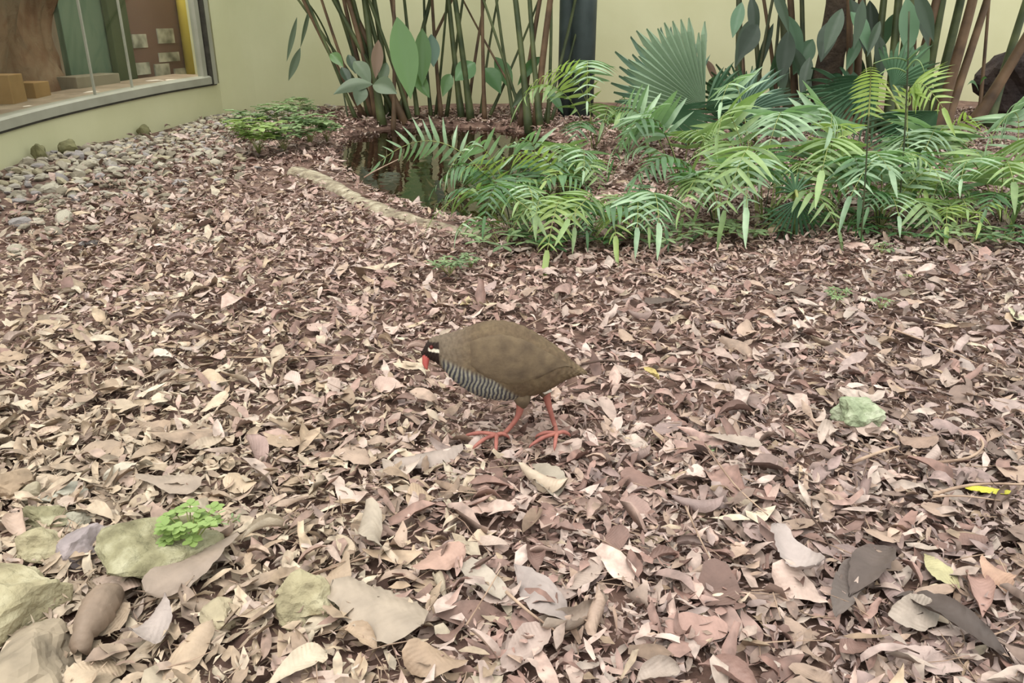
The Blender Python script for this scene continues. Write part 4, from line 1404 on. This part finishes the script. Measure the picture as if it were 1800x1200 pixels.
cane_clump('ginger_clump', 'spreading cane clump between the pond and the tall fern', 'cane plant',
           [(905, 215, 888, .1, .012), (915, 220, 935, .0, .018), (922, 218, 880, .1, .010), (930, 225, 915, .1, .022), (942, 222, 958, .0, .024), (950, 225, 940, .1, .018), (955, 218, 985, .2, .012),
            (938, 215, 870, .3, .009), (962, 222, 965, .1, .012), (968, 214, 1000, .2, .009)],
           ['cane', 'cane_brown', 'cane'],
           leaves_=[(950, 100, 910, 150, 6.0, .10, 'fern_dark', .1), (935, 150, 900, 190, 6.0, .09, 'broad_grey', .1), (960, 160, 990, 200, 5.9, .09, 'fern_dark', .1)])
cane_clump('ginger_clump', 'dark straight canes behind the grey green fans', 'cane plant',
           [(1295, 235, 1296, .1, .022), (1310, 230, 1302, .2, .014), (1322, 236, 1345, .1, .012), (1385, 238, 1378, .0, .024), (1398, 232, 1392, .1, .026), (1412, 236, 1410, .1, .018), (1350, 230, 1362, .2, .012), (1370, 232, 1352, .1, .014), (1340, 228, 1330, .2, .018)],
           ['darkstem', 'cane_brown', 'darkstem'],
           leaves_=[(1262, 150, 1240, 105, 5.4, .06, 'broad_brown', .1), (1262, 160, 1285, 120, 5.4, .05, 'broad_brown', .1), (1250, 175, 1262, 130, 5.3, .12, 'fan_dark', .1), (1262, 150, 1290, 145, 5.4, .05, 'broad_brown', .15)])
cane_clump('ginger_clump', 'leaning palm stalks right of the thick trunk', 'cane plant',
           [(1478, 238, 1470, .1, .018), (1490, 240, 1490, .0, .022), (1505, 238, 1512, .0, .024), (1560, 240, 1572, .1, .03), (1572, 238, 1590, .0, .034), (1585, 235, 1620, .0, .03), (1600, 232, 1605, .1, .018),
            (1615, 235, 1640, .0, .030), (1628, 235, 1662, .1, .032), (1640, 238, 1680, .0, .036), (1655, 238, 1702, .1, .028), (1530, 238, 1545, .1, .026), (1545, 236, 1530, .2, .02)],
           ['cane', 'cane_brown', 'cane_brown', 'cane'],
           leaves_=[(1500, 60, 1498, 150, 5.6, .13, 'fan_dark', .0), (1600, 70, 1575, 160, 5.2, .16, 'fan_dark', .05), (1630, 70, 1600, 170, 5.4, .14, 'fern_dark', .05)])
cane_clump('ginger_clump', 'brown crossing stalks before the yellow wall at right', 'cane plant',
           [(1705, 225, 1782, .0, .036), (1735, 222, 1775, .1, .030), (1720, 226, 1730, .1, .012)],
           ['cane_brown', 'cane'],
           leaves_=[(1720, 160, 1700, 150, 5.6, .03, 'fern_dark', .3), (1722, 150, 1735, 138, 5.6, .03, 'fern_dark', .3)])
random.seed(33)
for cl, n_, xa, xb, Yd in (('ginger_clump.003', 16, 1285, 1440, 5.5), ('ginger_clump.004', 22, 1450, 1640, 5.5)):  # dark leaves added to fill the shaded gaps between stems
    rt = bpy.data.objects[cl]
    for k in range(n_):
        x0 = random.uniform(xa, xb); y0 = random.uniform(-20, 140); Yk = Yd + random.uniform(-.5, .4)
        x1 = x0 + random.uniform(-45, 45); y1 = y0 + random.uniform(60, 110)
        broad_leaf(at(x0, y0, Yk), at(x1, min(y1, 225), Yk - .08), random.uniform(.07, .17), M['broad_dark' if k % 3 else 'fan_dark'], rt, Vector((1, random.uniform(-.5, .5), .1)), random.uniform(0, .1), seed=k)
# slender leaf hanging in front of the wall
B = gp(560, 205); root = empty('ginger_clump', B); tag(root, 'single slender cane with a narrow leaf hanging before the wall', 'cane plant')
P = bez(gp(612, 212), at(585, 90, 6.5), at(545, 10, 6.4), 14)
mb = MB(); mb.tube(P, 0.007, 6); mb.build('stem', M['cane'], root)
broad_leaf(at(528, 84, 6.4), at(507, 142, 6.35), .075, M['broad_grey'], root, Vector((1, .3, .3)), 0.0)
broad_leaf(at(545, 12, 6.4), at(528, 84, 6.4), .04, M['broad_grey'], root, Vector((1, .3, .3)), 0.0)
broad_leaf(at(522, 30, 6.4), at(504, 108, 6.35), .05, M['broad_grey'], root, Vector((1, .3, .3)), 0.0)

# dark pipes behind the ferns
for (bx, tx, r_, lb) in ((992, 990, .055, 'black upright pipe behind the tall feathery fern'), (1020, 1022, .10, 'grey blue upright drum behind the tall feathery fern')):
    b = gp(bx, 205); mb = MB(); b.z = -0.05
    mb.tube([b, b + Vector((0, 0, 1.5))], r_, 24)
    o = mb.build('pipe' if r_ < .08 else 'drum', M['tube_dark']); tag(o, lb, 'pipe' if r_ < .08 else 'drum')


# ------------------------------------------------------------------ small weeds and seedlings
def weed(px, py, label, cat, nstem, size, mat, lobes=3, seed=0, lw=0.4, name='seedling', lift=0.01, spread=0.6, upp=0.8):
    r = random.Random(seed)
    B = gp(px, py, lift); B.z = float(hgt(B.x, B.y)) + lift
    root = empty(name, B); tag(root, label, cat)
    for k in range(nstem):
        a = k * 2.4 + r.uniform(-.4, .4); sp = size * r.uniform(0.3, 1.0) * spread; hh = size * r.uniform(0.5, 1.0) * upp
        tip = B + Vector((math.cos(a) * sp, math.sin(a) * sp, hh))
        mb = MB(); mb.tube(bez(B, B.lerp(tip, 0.5) + Vector((0, 0, hh * .2)), tip, 5), 0.0009, 4)
        st = mb.build('stem', M['fern_stem'], root)
        vs, fs = [], []
        for q in range(lobes):
            b = a + (q - (lobes - 1) / 2) * (5.0 / max(lobes, 2)); ll = size * r.uniform(0.30, 0.42)
            d = Vector((math.cos(b), math.sin(b), r.uniform(-.1, .35))); n = Vector((-math.sin(b), math.cos(b), 0))
            c0 = len(vs)
            prof = ((0, .08), (.3, .8), (.62, 1.0), (.88, .62), (1, .1))
            for u, w in prof:
                for v in (-1, 0, 1):
                    vs.append(tip + d * (ll * u) + n * (v * w * ll * lw) + Vector((0, 0, abs(v) * .06 * ll - .15 * ll * u * u)))
            for i in range(len(prof) - 1):
                for j in range(2):
                    fs.append((c0 + i * 3 + j, c0 + i * 3 + j + 1, c0 + i * 3 + j + 4, c0 + i * 3 + j + 3))
        mk('leaf', vs, fs, mat, st)
    return root


weed(340, 968, 'bright lime green seedling growing beside the big green rock', 'seedling', 22, 0.040, M['seedling'], 5, 1, .36, lift=.03, upp=1.5, spread=.9)
weed(395, 935, 'thin pale seedling just right of the bright lime seedling', 'seedling', 4, 0.035, M['weed'], 2, 2, .15)
weed(790, 488, 'pale feathery weed in front of the pond rim', 'weed', 12, 0.075, M['weed'], 5, 3, .16, 'weed')
weed(828, 476, 'smaller weed right beside the pale feathery weed', 'weed', 8, 0.06, M['weed'], 5, 4, .18, 'weed')
weed(1470, 525, 'blue green tuft on the litter below the fan palm seedling', 'weed', 10, 0.05, M['weed'], 5, 5, .16, 'weed')
weed(1548, 540, 'sparse dull green weed right of the blue green tuft', 'weed', 5, 0.04, M['weed'], 4, 6, .2, 'weed')
weed(1590, 500, 'tiny lime sprig above the olive brown leaf', 'seedling', 5, 0.035, M['seedling'], 3, 7, .3)
weed(1548, 452, 'small light green sprout at the foot of the ferns', 'seedling', 7, 0.055, M['weed'], 3, 8, .25)
weed(1245, 790, 'tiny yellowish sprout in the litter right of centre', 'seedling', 4, 0.022, M['weed'], 3, 9, .3)
weed(885, 415, 'heart leaved green plant under the low pond fern', 'plant', 6, 0.13, M['broad'], 1, 10, .42, 'broadleaf_plant', upp=.5)
random.seed(5)
wl_ = ['bright green feathery weed nearest the stones by the wall', 'pale weed behind the bright feathery weed', 'grey green weed in the middle of the far patch', 'dark green weed nearest the pond in the far patch', 'leafy weed at the back of the far patch', 'small weed at the left of the far patch', 'low weed before the dark soil near the pond', 'sprawling weed between the far patch and the pond']
for k, (x, y, n, s_) in enumerate(((455, 272, 22, .17), (440, 245, 16, .15), (500, 240, 18, .17), (545, 258, 22, .16), (525, 215, 14, .15), (415, 238, 9, .10), (575, 250, 12, .12), (500, 268, 14, .13))):
    weed(x, y, wl_[k], 'weed', int(n * 1.5), s_, M['seedling' if k in (0, 5) else 'weed'], 5, 20 + k, .26, 'weed', spread=.8, upp=1.1)
weed(530, 196, 'small dark sprout right at the foot of the back wall', 'weed', 6, .14, M['fern_dark'], 3, 40, .2, 'weed')
# undergrowth among the ferns
ug = [(1640, 380), (1580, 420), (1705, 430), (1760, 430), (1240, 420), (1060, 430), (1160, 430), (1480, 410), (1320, 420), (960, 440), (880, 440), (1380, 400)]
ul = ['behind the small yellow green fern', 'at the foot of the tall dark stalks', 'under the small yellow green fern', 'under the right edge fern', 'under the comb fronds', 'under the lowest hanging frond', 'under the three dangling tips', 'right of the small fan palm', 'left of the small fan palm', 'left of the lowest hanging frond', 'beside the heart leaved plant', 'behind the small fan palm']
for k, (x, y) in enumerate(ug):
    weed(x, y, 'low dark green undergrowth plant ' + ul[k], 'plant', 12, .12, M['fern_dark'] if k % 2 else M['weed'], 4, 60 + k, .2, 'undergrowth_plant', spread=1.0, upp=.5)

# ------------------------------------------------------------------ the bird
SX = 1.06e-3
YB = 1.325


def zpx(py): return 0.234 - (py - 562) * (0.151 / 135)


secs = [  # px, centre py, half height px, half width px, y offset (towards camera negative)
    (1028, 652, 1.5, 3, 0), (1018, 648, 5, 9, 0), (1004, 645, 12, 17, 0), (988, 640, 24, 25, 0), (960, 638, 42, 37, 0), (930, 634, 56, 46, 0), (900, 631, 65, 51, 0),
    (870, 629, 66, 52, 0), (842, 628, 60, 49, 0), (818, 625, 49, 41, -2), (800, 620, 39, 32, -4), (787, 613, 30, 24, -7), (776, 607, 23, 19, -10),
    (766, 605, 18.5, 16, -12), (759, 606, 13, 12, -14), (754, 609, 8, 8, -15), (750, 612, 3.5, 4, -16)]
S_ = np.array(secs, float)
tt = np.arange(len(S_))


def interp(t, col):
    # smooth (Catmull) interpolation of section values
    i = np.clip(np.floor(t).astype(int), 0, len(S_) - 2); f = t - i
    g = lambda k: S_[np.clip(k, 0, len(S_) - 1), col]
    p0, p1, p2, p3 = g(i - 1), g(i), g(i + 1), g(i + 2)
    return 0.5 * (2 * p1 + (p2 - p0) * f + (2 * p0 - 5 * p1 + 4 * p2 - p3) * f ** 2 + (3 * p1 - p0 - 3 * p2 + p3) * f ** 3)


nT, nA = 300, 120
T_ = np.linspace(0, len(S_) - 1, nT)
A_ = np.linspace(0, 2 * np.pi, nA, endpoint=False)
cx = (interp(T_, 0) - 900) * SX
cz = zpx(interp(T_, 1))
hh = np.maximum(interp(T_, 2), 0.8) * (0.151 / 135)
hw = np.maximum(interp(T_, 3), 0.8) * SX
cy = interp(T_, 4) * SX
CA, SA = np.cos(A_)[None], np.sin(A_)[None]
# slightly egg-shaped section: narrower above
BX = np.repeat(cx[:, None], nA, 1)
BY = cy[:, None] + hw[:, None] * CA * (1 - 0.12 * SA)
BZ = cz[:, None] + hh[:, None] * SA
# soft feather ridges
fea = 0.0007 * np.sin(T_[:, None] * 11 + np.sin(A_[None] * 9) * 1.2)
BZ = BZ + fea * SA; BY = BY + fea * CA
# colours from position (plumage of the bird itself)
PXB = BX / SX + 900; PYB = 562 + (0.234 - BZ) / (0.151 / 135)
brown = np.array(lin(86, 70, 54)); olive = np.array(lin(100, 84, 64)); grey = np.array(lin(108, 96, 84)); dusk = np.array(lin(96, 80, 60))
col = np.zeros((nT, nA, 3))
nz = np.array([[mnoise.noise(Vector((BX[i, j] * 30, BY[i, j] * 60, BZ[i, j] * 60))) for j in range(nA)] for i in range(0, nT, 2)]).repeat(2, 0)[:nT]
w_ = np.clip(0.5 + nz * 0.9, 0, 1)[..., None]
col[:] = brown * (1 - w_) + olive * w_
hz_ = np.clip((840 - PXB) / 50, 0, 1)[..., None]
col = col * (1 - hz_ * 0.6) + grey * hz_ * 0.6
# belly bars
edge = 612 + (PXB - 785) * 0.30 + np.clip(PXB - 870, 0, 200) * 0.55
bl = np.clip((PYB - edge) / 9, 0, 1) * np.clip((PXB - 781) / 6, 0, 1) * np.clip((935 - PXB) / 14, 0, 1)
ph = (PXB * 1.0 + (PYB - 650) * 0.22 + nz * 3.5) / 7.0 * 2 * np.pi
bar = np.clip(0.5 + 1.7 * np.sin(ph), 0, 1)[..., None]
white = np.array(lin(186, 180, 158)) * (0.9 + 0.2 * w_); blk = np.array(lin(58, 58, 68))
barcol = blk * (1 - bar * 0.54) + white * bar * 0.54
bl = (bl * (0.75 + 0.25 * np.clip((PYB - edge) / 25, 0, 1)))[..., None]
col = col * (1 - bl) + barcol * bl
rear = np.clip((PXB - 925) / 20, 0, 1) * np.clip((PYB - 655) / 12, 0, 1)
col = col * (1 - rear[..., None] * 0.6) + dusk * rear[..., None] * 0.6
# black face with white streak behind the eye
face = (np.clip((781 - PXB) / 2.0, 0, 1) * np.clip((PYB - 589) / 2.0, 0, 1))[..., None]
col = col * (1 - face) + np.array(lin(40, 28, 24)) * face
st = (np.clip((3.2 - np.abs(PYB - (601 + (PXB - 766) * 0.15))) / 1.2, 0, 1) * np.clip((781 - PXB) / 2, 0, 1) * np.clip((PXB - 761) / 2, 0, 1))[..., None]
col = col * (1 - st) + np.array(lin(214, 202, 184)) * st
V = np.stack([BX, BY, BZ], -1).reshape(-1, 3)
i, j = np.meshgrid(np.arange(nT - 1), np.arange(nA), indexing='ij')
j2 = (j + 1) % nA
Fq = np.stack([(i * nA + j), (i * nA + j2), ((i + 1) * nA + j2), ((i + 1) * nA + j)], -1).reshape(-1, 4)
plum = m_tint('plumage', 'attr', rough=0.75, mottle=160, var=0.22, bump=0.35, spec=0.2)
bird = empty('bird', (0.02, YB, 0.02))
tag(bird, 'brown rail bird with barred belly, black face and red legs walking left', 'bird')
me = np_mesh('body', V, Fq, plum, True, col.reshape(-1, 3))
body = bpy.data.objects.new('body', me); COL.objects.link(body)
body.parent = bird; body.matrix_parent_inverse = Matrix.Translation(-Vector(bird.location)); body.location = (0, YB, 0)
red = m_noise('red_orange_leg_skin', lin(134, 80, 73), lin(160, 100, 88), 60, 0.55, 0.3, 300, dist=0.001)
beakm = m_noise('red_beak', lin(158, 72, 68), lin(180, 94, 86), 60, 0.35, 0.05)
beakt = m_noise('pale_beak_tip', lin(214, 170, 150), lin(226, 190, 168), 60, 0.35, 0.0)
wing_m = m_noise('wing_plumage', lin(76, 62, 48), lin(100, 84, 64), 40, 0.8, 0.45, 160, c3=lin(88, 73, 56), dist=0.002)


def bp_(px, py, dy=0.0):
    return Vector(((px - 900) * SX, YB + dy, zpx(py)))


# beak: two mandibles
def cone_part(name, pts, rads, mat, flat=1.0):
    mb = MB(); mb.tube(pts, rads, 12); return mb.build(name, mat, bird)


yb = -0.016
cone_part('beak', [bp_(760, 606, yb), bp_(757, 616, yb - .004), bp_(756, 626, yb - .008), bp_(757, 631, yb - .011), bp_(759, 635, yb - .012)], [.0078, .0070, .0058, .0036, .0010], beakm)
# eyes
for sgn in (-1, 1):
    mb = MB()
    c = bp_(767, 597, 0); c.y = YB - 0.0125 + sgn * 0.0166
    pts = [c + Vector((0, sgn * k, 0)) for k in (-.003, -.001, .0006, .0016, .0021)]
    mb.tube(pts, [.0034, .0036, .0032, .0020, .0004], 14)
    eye_m = m_noise('red_eye' if sgn < 0 else 'red_eye_far', lin(70, 20, 16), lin(96, 28, 22), 60, 0.1, 0)
    mb.build('eye', eye_m, bird)

# folded wings: long shell patches lying just off the body
for sgn in (-1, 1):
    vs, fs = [], []
    nu, nv = 30, 14
    for i in range(nu):
        u = i / (nu - 1)
        px_ = 828 + u * 178
        tq = np.interp(-px_, -S_[:, 0], tt)
        cyp, hhp, hwp = interp(np.array([tq]), 1)[0], interp(np.array([tq]), 2)[0], interp(np.array([tq]), 3)[0]
        a_top = math.radians(62 - 10 * u)
        a_bot = math.radians(-6 + 26 * u - 26 * math.sin(math.pi * u))
        for j in range(nv):
            v = j / (nv - 1)
            shape = math.sin(math.pi * min(1, u * 1.0 + 0.06)) ** 0.35 if u < 1 else 0.1
            mid_a = (a_top + a_bot) / 2
            aa = mid_a + (a_top - a_bot) / 2 * (1 - 2 * v) * shape
            lift = 0.0016 + 0.0010 * math.sin(u * 24 + v * 5) * 0.5
            if j in (0, nv - 1) or i in (0, nu - 1): lift = -0.0015
            y = hwp * SX * math.cos(aa) * (1 - 0.12 * math.sin(aa)) + lift
            z = hhp * (0.151 / 135) * math.sin(aa) + lift * math.sin(aa)
            vs.append((((px_ - 900) * SX), YB + sgn * y, zpx(cyp) + z))
    for i in range(nu - 1):
        for j in range(nv - 1):
            fs.append((i * nv + j, i * nv + j + 1, (i + 1) * nv + j + 1, (i + 1) * nv + j))
    mk('wing', vs, fs, wing_m, bird)
# short tail feathers
for k in range(6):
    a_ = bp_(1000, 642 + k * 1.5, (k - 2.5) * 0.003); b_ = bp_(1030 - abs(k - 2.5) * 2, 651 + k * 1.2, (k - 2.5) * 0.005)
    broad_leaf(a_, b_, 0.011, wing_m, bird, Vector((0, 1, 0.2)), 0.02, 'tail_feather')


# legs with toes
def leg(hip, pts, foot, toes, back):
    top_ = bp_(*hip)
    P = [top_] + [bp_(*p) for p in pts] + [foot]
    mb = MB()
    R = [.0110, .0072, .0048, .0043, .0040, .0042][:len(P)]
    mb.tube(catmull(P, 5), list(np.interp(np.linspace(0, len(P) - 1, (len(P) - 1) * 5 + 1), range(len(P)), R)), 12)
    lg = mb.build('leg', red, bird)
    lift = Vector((0, 0, 0.0045))
    for tx, ty, th in toes + [back]:
        tip = gp(tx, ty, 0.026); tip.z = th
        tb_ = MB()
        mid = foot.lerp(tip, 0.5) + lift
        C_ = catmull([foot, mid, tip, tip + (tip - mid) * 0.22 + Vector((0, 0, -.004))], 4)
        tb_.tube(C_, list(np.interp(range(len(C_)), [0, 4, 5, 8, 9, len(C_) - 1], [.0042, .0034, .0038, .0028, .0018, .0006])), 9)
        tb_.build('toe', red, lg)


f1 = gp(873, 764, 0.033)
leg((915, 682, -.020), [(914, 706, -.020), (908, 724, -.022), (888, 748, -.026)], f1, [(835, 785, .027), (822, 765, .027), (872, 790, .027)], (893, 768, .027))
f2 = gp(979, 762, 0.033)
leg((956, 676, .012), [(961, 702, .010), (967, 724, .006), (975, 748, .0)], f2, [(935, 782, .027), (945, 766, .027), (975, 786, .027)], (1000, 764, .027))
# thigh feathers
for hx, hy, dy in ((918, 690, -.020), (955, 684, .012)):
    mb = MB()
    mb.tube([bp_(hx - 4, hy - 26, dy * .6), bp_(hx - 2, hy - 10, dy), bp_(hx, hy + 4, dy), bp_(hx + 1, hy + 15, dy)], [.016, .019, .014, .006], 16)
    th = mb.build('thigh', m_noise('thigh_plumage', lin(84, 70, 56), lin(116, 100, 80), 60, 0.8, 0.4, 200, dist=0.001), bird)
# vent with a white edge below the tail
mb = MB(); mb.tube([bp_(945, 678, .0), bp_(957, 684, -.004), bp_(968, 682, -.004)], [.003, .005, .002], 8)
mb.build('vent_feather', m_noise('white_vent', lin(206, 198, 186), lin(222, 214, 202), 40, 0.7, 0), bird)


# ------------------------------------------------------------------ alike things told apart by their order from the left
ORD = ('first second third fourth fifth sixth seventh eighth ninth tenth eleventh twelfth thirteenth fourteenth fifteenth '
       'sixteenth seventeenth eighteenth nineteenth twentieth').split()
by = {}
for o in COL.objects:
    if o.parent is None and o.get('group') in ('single fallen leaves on the litter', 'stones along the curved wall'):
        by.setdefault(o['label'], []).append(o)
for lb, os_ in by.items():
    if len(os_) > 1:
        os_.sort(key=lambda q: pxof(q.location.x, q.location.y, q.location.z)[0])
        for k, q in enumerate(os_):
            q['label'] = f'{lb}, {ORD[min(k, 19)]} from left'
